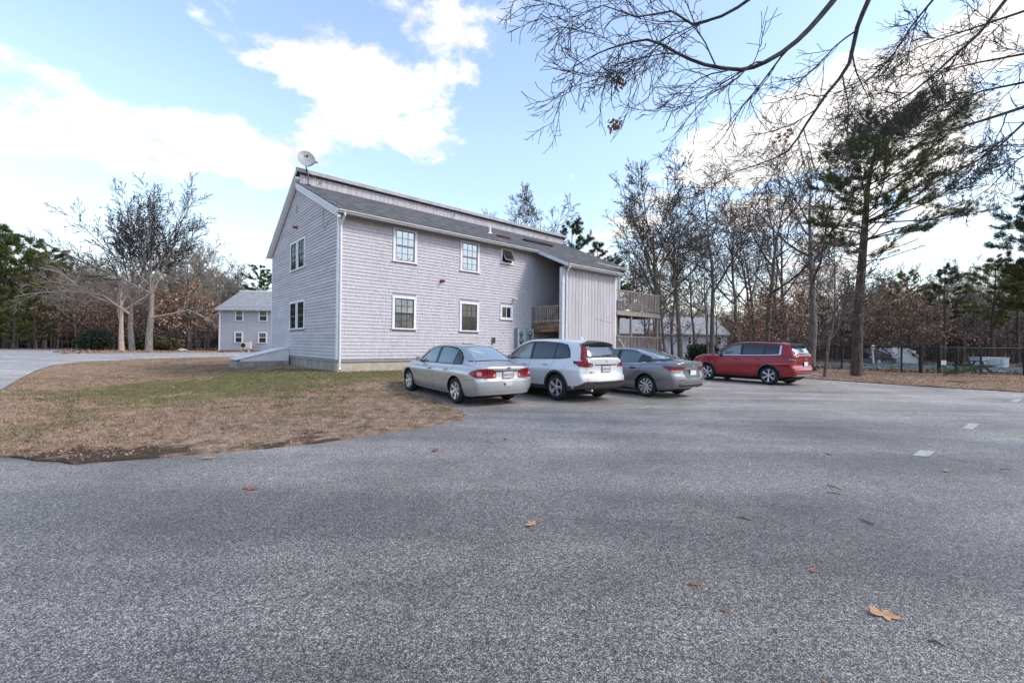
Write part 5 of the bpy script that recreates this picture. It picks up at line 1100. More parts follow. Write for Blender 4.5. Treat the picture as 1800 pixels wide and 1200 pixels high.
M_BKG = bark('grey_bark', (.075, .064, .055), (.22, .19, .165)); M_BKP = bark('pine_bark', (.03, .024, .02), (.10, .078, .062)); M_BKL = bark('pale_bark', (.16, .135, .115), (.36, .31, .27)); M_TWD = mat('dark_twigs', (.022, .019, .02), .9, col2=(.06, .05, .046), vscale=.6, rnd=.2)
M_TW = mat('twigs', (.045, .037, .033), .9, col2=(.12, .097, .083), vscale=1.5, rnd=.2)
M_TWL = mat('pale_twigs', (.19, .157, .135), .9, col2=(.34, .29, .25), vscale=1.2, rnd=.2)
M_RUSTL = mat('rusty_leaves', (.26, .145, .095), .85, col2=(.48, .31, .21), vscale=3, detail=9, rnd=.25, spec=.2); M_NEED = mat('pine_needles', (.03, .048, .014), .8, col2=(.12, .14, .04), vscale=1.1, detail=6, rnd=.2, spec=.2); M_NEEDY = mat('yellow_needles', (.07, .08, .02), .8, col2=(.21, .20, .06), vscale=.8, detail=6, rnd=.2, spec=.2); M_EVER = mat('evergreen_leaves', (.012, .022, .010), .6, col2=(.045, .07, .025), vscale=2.5, detail=6, rnd=.2)
def leafquads(pts, per, spread, size, seed, droop=.4):
    r = np.random.default_rng(seed); pts = np.repeat(np.array(pts), per, 0); n = len(pts); c = pts+r.normal(0, spread, (n, 3)); s = size*r.uniform(.5, 1.3, n)
    d1 = r.normal(0, 1, (n, 3)); d1[:, 2] -= droop; d1 /= np.linalg.norm(d1, axis=1, keepdims=True); d2 = np.cross(d1, r.normal(0, 1, (n, 3))); d2 /= np.linalg.norm(d2, axis=1, keepdims=True)+1e-9
    d1 *= s[:, None]; d2 *= (s*.45)[:, None]
    return np.stack([c, c+d1*.5+d2, c+d1, c+d1*.5-d2], 1).reshape(-1, 3), np.arange(4*n).reshape(-1, 4)
def needles(tips, dirs, per, ln, wd, seed):
    r = np.random.default_rng(seed); n = len(tips)*per; c = np.repeat(np.array(tips), per, 0)+r.normal(0, ln*.24, (n, 3)); d = np.repeat(np.array(dirs), per, 0)*.9+r.normal(0, .6, (n, 3)); d[:, 2] += .25
    d /= np.linalg.norm(d, axis=1, keepdims=True); s = np.cross(d, r.normal(0, 1, (n, 3))); s /= np.linalg.norm(s, axis=1, keepdims=True)+1e-9
    L = ln*r.uniform(.6, 1.25, (n, 1)); return np.stack([c-s*wd, c+s*wd, c+d*L], 1).reshape(-1, 3), np.arange(3*n).reshape(-1, 3)
def tree_obj(name, skel, mt, mc, label, cat='tree', group=None, loc=(0, 0, 0), rz=0, leaves=None, thick=1, extra=None):
    E_ = empty(name, loc, rz, label, cat, group)
    low = [(P, r) for lv, P, r in skel.out if lv <= thick-1]; V, F = tubes(low, 9); link('trunk', npmesh('trunk', V, F, mt, True), E_)
    parts = {}
    for lv, P, r in skel.out:
        if lv >= thick: parts.setdefault(6 if lv == thick else (4 if lv == thick+1 else 3), []).append((P, r))
    VV, FF, b = [], [], 0
    for k, L in parts.items():
        V, F = tubes(L, k); VV.append(V); FF.append(F+b); b += len(V)
    if VV: link('crown', npmesh('crown', np.concatenate(VV), np.concatenate(FF), mc, True), E_)
    if leaves is not None: link('leaves', npmesh('leaves', leaves[0], leaves[1], extra or M_RUSTL), E_)
    return E_
OAK = lambda: [dict(n=9, kids=10, len=(.42, .62), ang=(28, 58), wig=.05, up=.05, tap=.07, rr=.62, **{'from': .34}), dict(n=7, kids=8, len=(.40, .58), ang=(28, 55), wig=.11, up=.05, tap=.25, rr=.6, **{'from': .22}),
               dict(n=5, kids=7, len=(.42, .62), ang=(25, 55), wig=.13, up=.04, tap=.3, rr=.62, **{'from': .15}), dict(n=4, kids=4, len=(.4, .65), ang=(25, 55), wig=.15, up=.02, tap=.4, rr=.7, **{'from': .2}), dict(n=3, kids=0, len=(1, 1), ang=(20, 40), wig=.16, up=.02, tap=.5, **{'from': 0})]
def oak(name, seed, base, Ht, r0, lean, label, mt=M_BKG, mc=M_TW, group=None, spec=None, rmin=.007, leaves=0, tz=1.0, thick=1):
    sp = spec or OAK(); sk = Skel(seed, sp, rmin); sk.limb((0, 0, -.3), (lean[0], lean[1], 1), Ht*tz, r0, 0)
    lv = None
    if leaves:
        t = np.array(sk.tips); r = np.random.default_rng(seed); t = t[r.random(len(t)) < leaves]; lv = leafquads(t, 3, .10, .13, seed)
    return tree_obj(name, sk, mt, mc, label, group=group, loc=base, leaves=lv, thick=thick)
def gz(x, y): return float(T(x, y))-.05
def base(px, depth): p = at(px, 600, depth); return (p.x, p.y, gz(p.x, p.y))
# --- the pair of big bare oaks on the left (three stems) and the low pale limb
wide = OAK(); wide[0].update(kids=11, len=(.98, 1.30), ang=(10, 56), wig=.03, tap=.30, rr=.55); wide[0]['from'] = .62; wide[1].update(n=8, kids=14, len=(.24, .40), ang=(20, 46), wig=.05, up=.015, tap=.10); wide[1]['from'] = .2; wide[2].update(kids=6, ang=(20, 45), wig=.09); wide[3].update(kids=4, ang=(20, 45), wig=.1)
oak('bare_oak', 101, base(262, 46), 9.4, .36, (.07, 0), 'tall bare oak with a thick grey trunk and spreading crown closest to the far house', M_BKL, M_TWD, spec=wide, rmin=.017, leaves=.02, thick=2)
oak('bare_oak', 102, base(233, 46.5), 9.0, .30, (-.16, 0), 'bare oak with a grey trunk leaning towards the dark bush', M_BKL, M_TWD, spec=wide, rmin=.017, leaves=.02, thick=2)
o = oak('bare_oak', 107, base(215, 45.5), 8.6, .27, (-.02, 0), 'shorter bare oak with a pinkish bare trunk next to the dark bush', mat('pink_bark', (.34, .25, .20), .9, col2=(.52, .42, .35), vscale=4, streak=(2, 2, .5)), M_TWL, spec=OAK(), rmin=.009, thick=2)
sk = Skel(9, OAK()[1:], .010); p0 = np.array(at(262, 560, 45.7)); b0 = Vector(base(262, 46))
def pxlimb(pts, depth, r0, r1, sk, org, lv=0, dd=None):
    P = [np.array(at(px, py, depth if dd is None else dd[i]))-np.array(org) for i, (px, py) in enumerate(pts)]
    q = [P[0]]
    for a, b in zip(P[:-1], P[1:]): q += [(a+b)/2, b]
    P = np.array(q); L = np.linalg.norm(np.diff(P, axis=0), axis=1).sum(); rr = np.linspace(r0, r1, len(P)); sk.out.append((lv, P, rr)); sk.kids(P, rr, L*.55, lv)
pxlimb([(225, 545), (190, 530), (160, 520), (130, 497), (108, 480), (70, 470)], 45.2, .13, .03, sk, (0, 0, 0)); pxlimb([(228, 552), (180, 518), (120, 512), (60, 515), (25, 522)], 44.5, .11, .03, sk, (0, 0, 0)); pxlimb([(265, 558), (300, 552), (332, 545), (365, 560), (375, 565)], 45.2, .11, .03, sk, (0, 0, 0))
E_ = tree_obj('crown', sk, M_TWL, M_TWL, None, thick=1); ob = o
for ch in list(E_.children):
    ch.name = 'low_limb'; ch.parent = ob; ch.location = -Vector(ob.location)
bpy.data.objects.remove(E_)
# --- unique trees on the right
tall = OAK(); tall[0].update(kids=8, ang=(15, 44), len=(.62, .85), rr=.6, tap=.2, wig=.04); tall[0]['from'] = .50; tall[1].update(n=8, kids=10, len=(.28, .46), wig=.07, up=.04); tall[2].update(kids=6)
oak('bare_oak', 121, base(1160, 33), 10.5, .24, (-.02, .02), 'tall forked bare oak rising behind the deck railing', M_BKG, M_TW, spec=tall, rmin=.015)
oak('bare_oak', 122, base(948, 52), 16.6, .26, (0, 0), 'bare oak whose crown tops the roof ridge beyond the house', M_BKG, M_TW, spec=OAK(), rmin=.020)
nearspec = OAK(); nearspec[0].update(kids=10, ang=(25, 58), len=(.36, .55)); nearspec[0]['from'] = .38; nearspec[1].update(kids=7, wig=.08); nearspec[2].update(kids=5); nearspec[3].update(kids=3)
for i, (px, dp, h_, r_, ln, lab, lv) in enumerate(((1252, 32, 14.2, .19, (.0, 0), 'slim bare oak standing at the hood end of the red car', .02), (1196, 36, 13.0, .24, (.02, 0), 'grey bare oak with a stout trunk in front of the low pale house', .05), (1182, 38, 11.5, .14, (-.02, 0), 'thin bare oak crowded against the stout trunk near the deck', .06),
        (1172, 30, 9.5, .11, (.02, 0), 'thin bare sapling right past the corner of the deck', .05), (1346, 34, 14.5, .22, (0, 0), 'bare oak rising behind the roof of the red car', .04), (1297, 37, 13.5, .20, (.04, 0), 'dark leaning bare oak behind the windscreen of the red car', .05), (1425, 29, 13.8, .27, (-.02, 0), 'stout mossy bare oak just past the tail of the red car', .05),
        (1449, 22.5, 6.5, .085, (.10, 0), 'small leaning bare sapling on the verge between the red car and the pine', .12), (1385, 38, 14.0, .19, (.02, 0), 'dark bare oak against the end of the pool fence', .05), (1247, 29.5, 8.5, .09, (-.03, 0), 'thin pale sapling in front of the hedge', .04), (1318, 44, 13.5, .2, (0, 0), 'bare oak deep behind the red car between two nearer trunks', .06), (1225, 46, 12.5, .17, (0, 0), 'bare oak between the low pale house and the hedge', .08))):
    oak('bare_oak', 130+i, base(px, dp), h_, r_, ln, lab, M_BKG, M_TW, spec=nearspec if h_ > 9 else [dict(x) for x in OAK()][:4], rmin=.013, leaves=lv)
# --- pines
def pine(seed, Ht, r0, crown_from, blen, bias=(0, 0), whorls=22, per=7, nl=.16, nw=.006, tper=18, top=1.0, lean=(0.03, 0), path=None):
    sk = Skel(seed, [dict(n=10, kids=0, len=(1, 1), ang=(0, 0), wig=.02, up=.03, tap=.16, **{'from': 0})]*2, .008); r = sk.r
    P = [np.array([0, 0, -.3])]; d = np.array([lean[0], lean[1], 1.0])
    for i in range(12): d = d+r.normal(0, .018, 3); d[2] = 1; P.append(P[-1]+d/np.linalg.norm(d)*(Ht+.3)/12)
    if path is not None:
        tq = np.linspace(0, 1, len(path)); P = [[np.interp(t_, tq, [p[k] for p in path]) for k in range(3)] for t_ in np.linspace(0, 1, 13)]
    P = np.array(P); rr = r0*(1-np.linspace(0, .9, 13)**1.15); sk.out.append((0, P, rr)); tips, dirs = [], []
    for w_ in range(whorls):
        t = crown_from+(1-crown_from)*(w_+r.random()*.6)/whorls; i = min(int(t*12), 11); f = t*12-i; p = P[i]*(1-f)+P[i+1]*f
        u = (t-crown_from)/(1-crown_from); env = blen*(max(.18, math.sin(math.pi*min(1, .22+u*.72)))**.8)
        for b in range(int(r.integers(2, 5))):
            a = r.uniform(0, 6.283); L = env*r.uniform(.55, 1.15)*(1+bias[0]*math.cos(a)+bias[1]*math.sin(a)); dd = np.array([math.cos(a), math.sin(a), r.uniform(-.12, .35)+.4*u])
            Q = [p]; dv = dd/np.linalg.norm(dd); n = 6
            for k in range(n): dv = dv+r.normal(0, .10, 3)+np.array([0, 0, .045]); dv /= np.linalg.norm(dv); Q.append(Q[-1]+dv*L/n)
            Q = np.array(Q); q0 = max(.010, .034*L/3*(1.15-u)); sk.out.append((1, Q, np.linspace(q0, .008, n+1)))
            dead = u < .12 and r.random() < .6
            nper = max(3, int(per*L/2.6))
            for c in range(nper):
                t2 = .42+.58*(c+r.random())/nper; j = min(int(t2*n), n-1); g = t2*n-j; s0 = Q[j]*(1-g)+Q[j+1]*g; sd_ = rot_about(Q[j+1]-Q[j], R(r.uniform(25, 60)), r.uniform(0, 6.28)); sd_[2] = abs(sd_[2])*.5+.1; l2 = L*r.uniform(.12, .26)
                e1 = s0+sd_*l2*.5; e2 = e1+(sd_+np.array([0, 0, .25]))*l2*.5; sk.out.append((2, np.array([s0, e1, e2]), np.array([.011, .008, .005])))
                if not dead: tips += [e2, e1, s0+sd_*l2*.78]; dirs += [sd_, sd_, sd_]
            if not dead: tips.append(Q[-1]); dirs.append(dv)
    return sk, needles(tips, dirs, tper, nl, nw, seed)
b = base(1505, 23.6); 
pth = [np.array(at(px, py, 23.6))-np.array(b) for px, py in ((1505, 672), (1507, 580), (1513, 490), (1520, 400), (1525, 330), (1536, 275), (1550, 228))]
sk, nd = pine(55, 14.6, .27, .36, 3.9, (.28, -.1), 34, 11, .18, .0135, 20, path=pth)
tree_obj('pine_tree', sk, M_BKP, M_BKP, 'tall pine with a straight dark trunk standing on the verge before the pool fence', loc=b, leaves=nd, extra=M_NEED)
VARP = []
for i, (h_, cf, bl) in enumerate(((13, .35, 3.2), (15, .45, 3.0), (10, .12, 2.8))):
    sk, nd = pine(70+i, h_, .21, cf, bl, (0, 0), (18, 18, 22)[i], 8, .28, .021, 20); VARP.append((sk, nd, h_))
PROTO = {}
def pine_at(i, px, dp, top_y=None, m=M_NEED, label='', group=None, sc_=None, name='pine_tree'):
    sk, nd, h_ = VARP[i]; key = ('p', i, m.name); b = base(px, dp)
    if key not in PROTO:
        PROTO[key] = tree_obj(name, sk, M_BKP, M_BKP, label, group=group, leaves=nd, extra=m); o_ = PROTO[key]
    else: o_ = copytree(PROTO[key])
    o_['label'] = label
    if group: o_['group'] = group
    elif 'group' in o_.keys(): del o_['group']
    if top_y is not None: sc_ = (at(px, top_y, dp).z-b[2])/h_
    o_.location = b; o_.scale = (sc_,)*3; o_.rotation_euler = (0, 0, random.uniform(0, 6.28)); return o_
GP, GL = 'pines deep in the woods by the pool', 'pine growing in the woods behind the pool'
pine_at(1, 1008, 50, 392, label='pine with a small dark crown above the roof of the stair tower'); pine_at(0, 1052, 46, 430, label='pine with a bushy crown over the tower gutter'); pine_at(1, 1086, 49, 470, label='lower pine crown between tower gutter and forked oak')
for px, dp, ty, i, m_ in ((1660, 47, 470, 1, M_NEED), (1745, 44, 455, 0, M_NEEDY), (1600, 52, 480, 1, M_NEEDY), (1560, 58, 520, 0, M_NEED), (1790, 50, 470, 1, M_NEED), (1705, 60, 505, 0, M_NEED), (1440, 56, 520, 1, M_NEED), (1860, 42, 440, 0, M_NEED), (1635, 66, 500, 1, M_NEED), (1500, 64, 505, 0, M_NEED), (1345, 60, 520, 1, M_NEED)):
    yl = m_ is M_NEEDY; pine_at(i, px, dp, ty, m_, ('yellowish ' if yl else 'dark green ')+GL, ('yellowish ' if yl else 'dark green ')+GP)
pine_at(0, 455, 66, 468, label='pine with dark crown showing above the far house roof')
for px, dp, ty, i, m_ in ((8, 52, 402, 2, M_NEED), (48, 56, 425, 2, M_NEEDY), (84, 58, 440, 2, M_NEEDY), (-30, 50, 405, 2, M_NEED), (120, 62, 470, 2, M_NEEDY), (355, 72, 478, 1, M_NEED), (180, 70, 490, 2, M_NEED), (300, 74, 500, 0, M_NEED), (420, 80, 508, 1, M_NEED), (60, 50, 520, 2, M_NEED), (25, 47, 530, 2, M_NEED)):
    yl = m_ is M_NEEDY; pine_at(i, px, dp, ty, m_, ('yellowish' if yl else 'dark green')+' pine growing in the woods across the driveway', ('yellowish' if yl else 'dark green')+' pines across the driveway')
pine_at(0, 1850, 24, 330, label='pine whose boughs reach in at the right end of the pool fence')
# --- repeated bare trees in the woods
VARB = []
fs = OAK(); fs[0].update(kids=10, ang=(22, 52), len=(.32, .5)); fs[0]['from'] = .35; fs[1].update(kids=6); fs[2].update(kids=5); fs[3].update(kids=3)
for i in range(5):
    sk = Skel(200+i, fs, .017); sk.limb((0, 0, -.3), (0, 0, 1), 12, .17, 0); r = np.random.default_rng(i); t = np.array(sk.tips); lowt = t[t[:, 2] < 7.5]; frac = (.0, .06, .18, .03, .12)[i]
    t = lowt[r.random(len(lowt)) < frac] if frac else None
    VARB.append((sk, leafquads(t, 9, .17, .105, i) if t is not None and len(t) else None))
def bare_at(i, x, y, h_, label, group, mc=M_TW):
    key = ('b', i, mc.name)
    if key not in PROTO: PROTO[key] = tree_obj('woodland_tree', VARB[i][0], M_BKG, mc, label, group=group, leaves=VARB[i][1]); o_ = PROTO[key]
    else: o_ = copytree(PROTO[key])
    o_['label'] = label; o_['group'] = group; o_.location = (x, y, gz(x, y)); s_ = h_/12; o_.scale = (s_*random.uniform(.85, 1.15), s_*random.uniform(.85, 1.15), s_); o_.rotation_euler = (0, 0, random.uniform(0, 6.28))
rd = random.Random(77); WL = ['leafless slim tree', 'slim tree with a few rusty leaves', 'tree with many rusty low leaves', 'almost leafless tree', 'tree with scattered rusty leaves below'] ; UL = ['sapling thick with rusty leaves', 'sapling half covered in rusty leaves', 'sapling with thin rusty leaves', 'nearly bare sapling']
for k in range(74):
    px = rd.uniform(1090, 1900); dp = rd.uniform(38, 74)
    if px > 1400 and dp < 52: dp += 14
    if 1060 < px < 1290: dp = rd.uniform(73, 88) if k % 3 else rd.uniform(40, 56)
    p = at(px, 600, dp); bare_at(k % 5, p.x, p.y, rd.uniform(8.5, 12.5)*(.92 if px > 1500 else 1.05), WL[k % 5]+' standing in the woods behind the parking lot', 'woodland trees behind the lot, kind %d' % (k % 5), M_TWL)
for k in range(104):
    px = rd.uniform(-90, 440); dp = rd.uniform(53, 84); p = at(px, 600, dp)
    if px > 370 and dp < 68: dp = 72; p = at(px, 600, dp)
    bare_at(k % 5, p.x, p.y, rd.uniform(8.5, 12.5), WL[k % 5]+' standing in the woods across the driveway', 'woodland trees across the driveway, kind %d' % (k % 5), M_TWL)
for k in range(26):       # the woods also stand behind the camera and mirror in the glass
    a = R(rd.uniform(95, 265)); d_ = rd.uniform(20, 42); bare_at(k % 5, d_*math.sin(a), d_*math.cos(a), rd.uniform(9, 13), WL[k % 5]+' on the open side of the lot', 'woodland trees on the open side, kind %d' % (k % 5))
for k, (a, d_) in enumerate(((97, 34), (103, 38), (109, 33), (114, 37), (121, 35), (128, 40), (90, 40), (106, 44))): pq = pine_at(k % 2, 900, 30, None, M_NEED, 'pine on the open side of the lot', 'pines on the open side of the lot', 1.0); pq.location = (d_*math.sin(R(a)), d_*math.cos(R(a)), 0)
# --- leafy brown understorey (young oaks and beeches that keep their leaves)
VARU = []
us = [dict(n=5, kids=9, len=(.5, .8), ang=(30, 70), wig=.10, up=.05, tap=.3, rr=.6, **{'from': .1}), dict(n=4, kids=6, len=(.4, .6), ang=(30, 60), wig=.15, up=.03, tap=.4, rr=.6, **{'from': .2}), dict(n=3, kids=4, len=(.4, .6), ang=(30, 60), wig=.15, up=0, tap=.5, rr=.7, **{'from': .2}), dict(n=3, kids=0, len=(1, 1), ang=(20, 40), wig=.2, up=0, tap=.5, **{'from': 0})]
for i in range(4):
    sk = Skel(300+i, us, .006); sk.limb((0, 0, -.2), (0, 0, 1), 3.4, .05, 0); r = np.random.default_rng(i); t = np.array(sk.tips); t = t[r.random(len(t)) < (.5, .3, .2, .08)[i]]; VARU.append((sk, leafquads(t, 6, .11, .095, 40+i)))
def under_at(i, x, y, h_, label, group):
    key = ('u', i)
    if key not in PROTO: PROTO[key] = tree_obj('brown_sapling', VARU[i][0], M_TW, M_TW, label, group=group, leaves=VARU[i][1]); o_ = PROTO[key]
    else: o_ = copytree(PROTO[key])
    o_['label'] = label; o_['group'] = group; o_.location = (x, y, gz(x, y)); s_ = h_/3.4; o_.scale = (s_*1.1, s_*1.1, s_); o_.rotation_euler = (0, 0, rd.uniform(0, 6.28))
for k in range(60):
    px = rd.uniform(1275, 1860); dp = rd.uniform(37, 66)
    if px > 1400: dp = rd.uniform(50, 70)
    ku = (2, 3, 1, 3, 2, 3)[k % 6]; p = at(px, 600, dp); under_at(ku, p.x, p.y, rd.uniform(2.6, 6.0), UL[ku]+' in the woods behind the lot', 'saplings behind the lot, kind %d' % ku)
for px, dp, h_, i in ((1575, 46, 7.0, 0), (1610, 47, 6.0, 0), (1545, 48, 6.5, 1), (1380, 33, 5.5, 0), (1185, 33, 4.5, 2), (1222, 47, 3.2, 2), (1140, 44, 3.5, 2), (1350, 41, 5.5, 1), (1290, 42, 4.5, 0)): p = at(px, 600, dp); under_at(i, p.x, p.y, h_, UL[i]+' in the woods behind the lot', 'saplings behind the lot, kind %d' % i)
for k in range(64):
    px = rd.uniform(-90, 430); dp = rd.uniform(52, 70); p = at(px, 600, dp)
    if px > 370: dp = 70; p = at(px, 600, dp)
    under_at((k*3+1) % 4, p.x, p.y, rd.uniform(3, 7), UL[(k*3+1) % 4]+' in the woods across the driveway', 'saplings across the driveway, kind %d' % ((k*3+1) % 4))
# --- evergreen bushes
def bush(name, px, py_top, dp, wpx, label, seed, m=M_EVER, n=2600, ls=.16):
    b_ = base(px, dp); h_ = at(px, py_top, dp).z-b_[2]; wd = wpx/FPX*dp/2; r = np.random.default_rng(seed); lob = []
    for k in range(9): a = r.uniform(0, 6.28); q = r.uniform(0, .6); lob.append((q*wd*math.cos(a), q*wd*.7*math.sin(a), h_*r.uniform(.3, .66), wd*r.uniform(.4, .6), h_*r.uniform(.26, .40)))
    pts = []
    for (x, y, z, a, h2) in lob:
        d = r.normal(0, 1, (n//9, 3)); d /= np.linalg.norm(d, axis=1, keepdims=True); q = r.uniform(.55, 1.05, (len(d), 1)); pts.append(np.array([x, y, z])+d*q*[a, a*.8, h2])
    pts = np.concatenate(pts); pts = pts[pts[:, 2] > .02]; V, F = leafquads(pts, 3, ls*.5, ls, seed, .1)
    E_ = empty(name, b_, 0, label, 'bush'); link('leaves', npmesh('leaves', V, F, m), E_)
    st = [(np.array([[0, 0, -.1], [x*.4, y*.4, z*.5], [x, y, z]]), np.array([.05, .03, .015])) for (x, y, z, _, _) in lob]; V, F = tubes(st, 5); link('stem', npmesh('stem', V, F, M_BKP), E_)
bush('rhododendron', 176, 574, 48, 72, 'dark evergreen bush beside the pinkish oak trunk', 1); bush('rhododendron', 243, 585, 49, 50, 'low dark evergreen bush behind the leaning oak', 2); bush('rhododendron', 288, 588, 50, 56, 'dark evergreen bush behind the tallest oak trunk', 3, mat('brown_green_leaves', (.05, .045, .022), .7, col2=(.12, .10, .045), vscale=2, detail=6))
bush('hedge_bush', 1238, 603, 38, 62, 'dark evergreen hedge bush left of the red car', 4); bush('hedge_bush', 1285, 607, 38.5, 58, 'dark evergreen hedge bush behind the red windscreen', 5); bush('hedge_bush', 1425, 640, 28.4, 18, 'small green shrub at the foot of the mossy oak', 6, n=900, ls=.08)
# --- distant woods as one mass
r = np.random.default_rng(5); polys = []; n = 1500
A_ = np.concatenate([r.uniform(-62, -22, 950), r.uniform(6, 60, 1100), r.uniform(62, 298, 900)]); Dd = r.uniform(78, 135, len(A_))
tips = []
for a, d in zip(A_, Dd):
    x, y = d*math.sin(R(a)), d*math.cos(R(a)); h_ = r.uniform(6.5, 10.5)*(1+.15*(d > 110)); z0 = gz(x, y); P = np.array([[x, y, z0], [x+r.normal(0, .3), y, z0+h_*.5], [x+r.normal(0, .5), y, z0+h_]]); polys.append((P, np.array([.16, .10, .02])))
    for b_ in range(13 if abs(a) < 62 else 9):
        t = r.uniform(.12, .95); p = P[0]*(1-t)+P[2]*t; L = h_*.28*(1.2-t); q = p+np.array([r.normal(0, 1)*L, r.normal(0, .6)*L, abs(r.normal(.5, .35))*L]); m_ = (p+q)/2+r.normal(0, .12, 3); polys.append((np.array([p, m_, q]), np.array([.05, .035, .02])))
        if r.random() < .45: tips += [q, m_]
        for k in range(2): e = m_+r.normal(0, .5, 3)*L*.6; polys.append((np.array([m_, (m_+e)/2+r.normal(0, .05, 3), e]), np.array([.03, .024, .016])))
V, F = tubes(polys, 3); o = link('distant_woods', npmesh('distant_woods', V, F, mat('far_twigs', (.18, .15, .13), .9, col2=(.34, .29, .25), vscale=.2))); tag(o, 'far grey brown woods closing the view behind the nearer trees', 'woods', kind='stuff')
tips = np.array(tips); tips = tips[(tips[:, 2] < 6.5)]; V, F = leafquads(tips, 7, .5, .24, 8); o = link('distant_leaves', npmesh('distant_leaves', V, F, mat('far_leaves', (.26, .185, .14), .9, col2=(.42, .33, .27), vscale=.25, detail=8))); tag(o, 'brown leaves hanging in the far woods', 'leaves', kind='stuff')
# --- the oak outside the frame whose limbs hang in over the lot
org = Vector((10.6, 6.2, 0)); hs = [dict(n=6, kids=10, len=(.32, .60), ang=(25, 65), wig=.10, up=-.02, tap=.3, rr=.42, **{'from': .25}), dict(n=8, kids=9, len=(.40, .75), ang=(20, 55), wig=.13, up=-.015, tap=.35, rr=.6, **{'from': .12}), dict(n=6, kids=5, len=(.35, .65), ang=(20, 55), wig=.15, up=.0, tap=.5, rr=.75, **{'from': .15}), dict(n=5, kids=0, len=(1, 1), ang=(20, 40), wig=.17, up=0, tap=.7, **{'from': 0})]
sk = Skel(17, hs, .0043); O3 = np.array(org)
def hang(pts, dd, r0, r1, root):
    P = [np.array(root)]+[np.array(at(px, py, d))-O3 for (px, py), d in zip(pts, np.linspace(dd[0], dd[1], len(pts)))]
    P = np.array(P); t = np.arange(len(P)); tt = np.linspace(0, len(P)-1, 2*len(P)-1); P = np.stack([pchip(t, P[:, i])(tt) for i in range(3)], -1)
    L = np.linalg.norm(np.diff(P, axis=0), axis=1).sum(); rr = np.linspace(r0*.8, r1, len(P)); sk.out.append((0, P, rr)); sk.kids(P[2:], rr[2:], L*.36, 0)
hang([(1560, -90), (1466, 0), (1442, 29), (1401, 72), (1346, 109), (1302, 123), (1239, 114), (1191, 94), (1138, 70), (1090, 80), (1051, 94), (1012, 116)], (6.3, 6.6), .062, .006, (0, 0, 7.0))
hang([(1580, -110), (1527, 0), (1507, 48), (1493, 111), (1454, 164), (1418, 217), (1384, 266), (1330, 290), (1268, 309)], (6.6, 7.2), .055, .005, (0, 0, 7.6))
hang([(1860, -80), (1768, 0), (1722, 58), (1674, 101), (1607, 160), (1540, 200), (1490, 235)], (6.8, 7.4), .045, .005, (0, 0, 6.6))
hang([(1900, 150), (1800, 188), (1723, 213), (1655, 232), (1597, 241), (1520, 262)], (6.2, 7.0), .040, .005, (0, 0, 4.9))
hang([(1880, 160), (1800, 216), (1752, 261), (1684, 300), (1620, 330)], (7.2, 7.8), .035, .005, (0, 0, 4.9)); hang([(1900, 110), (1800, 145), (1727, 160), (1645, 188), (1560, 190)], (7, 8), .035, .005, (0, 0, 5.6))
hang([(1990, 20), (1880, 60), (1800, 95), (1720, 110), (1650, 130), (1590, 175)], (6.4, 7.2), .035, .005, (0, 0, 5.8)); hang([(1900, -60), (1800, 20), (1740, 40), (1680, 60), (1610, 85), (1550, 130)], (7.2, 8.2), .035, .005, (0, 0, 6.8)); hang([(1950, 230), (1860, 250), (1790, 280), (1740, 330), (1690, 360)], (7.6, 8.4), .03, .004, (0, 0, 4.6))
hang([(1420, -80), (1330, -10), (1268, 29), (1217, 43), (1180, 20), (1120, 30), (1060, 10), (990, 40)], (5.8, 6.4), .035, .004, (0, 0, 7.4)); hang([(1700, -60), (1640, 0), (1600, 50), (1560, 110), (1500, 160)], (7.4, 8.0), .035, .005, (0, 0, 7.0))
sk.out.append((-1, np.array([[0, 0, -.3], [.05, 0, 2], [0, .05, 4.2], [0, 0, 6.0], [0, 0, 8.0]]), np.array([.30, .25, .22, .18, .12])))
lt = [np.array(at(px, py, d))-O3 for px, py, d in ((1080, 216, 6.5), (1077, 221, 6.5), (1085, 219, 6.5), (1090, 140, 6.5), (1091, 147, 6.5), (1370, 240, 7), (1385, 233, 7))]
lv = leafquads(lt, 20, .035, .06, 3, 1.2)
tree_obj('bare_oak', sk, mat('near_bark', (.035, .03, .028), .9, col2=(.10, .088, .08), vscale=8, bump=.5, bscale=40), mat('near_twigs', (.028, .024, .024), .85, col2=(.075, .066, .063), vscale=6), 'bare oak at the edge of the lot whose dark branches hang over the asphalt', loc=org, leaves=lv)
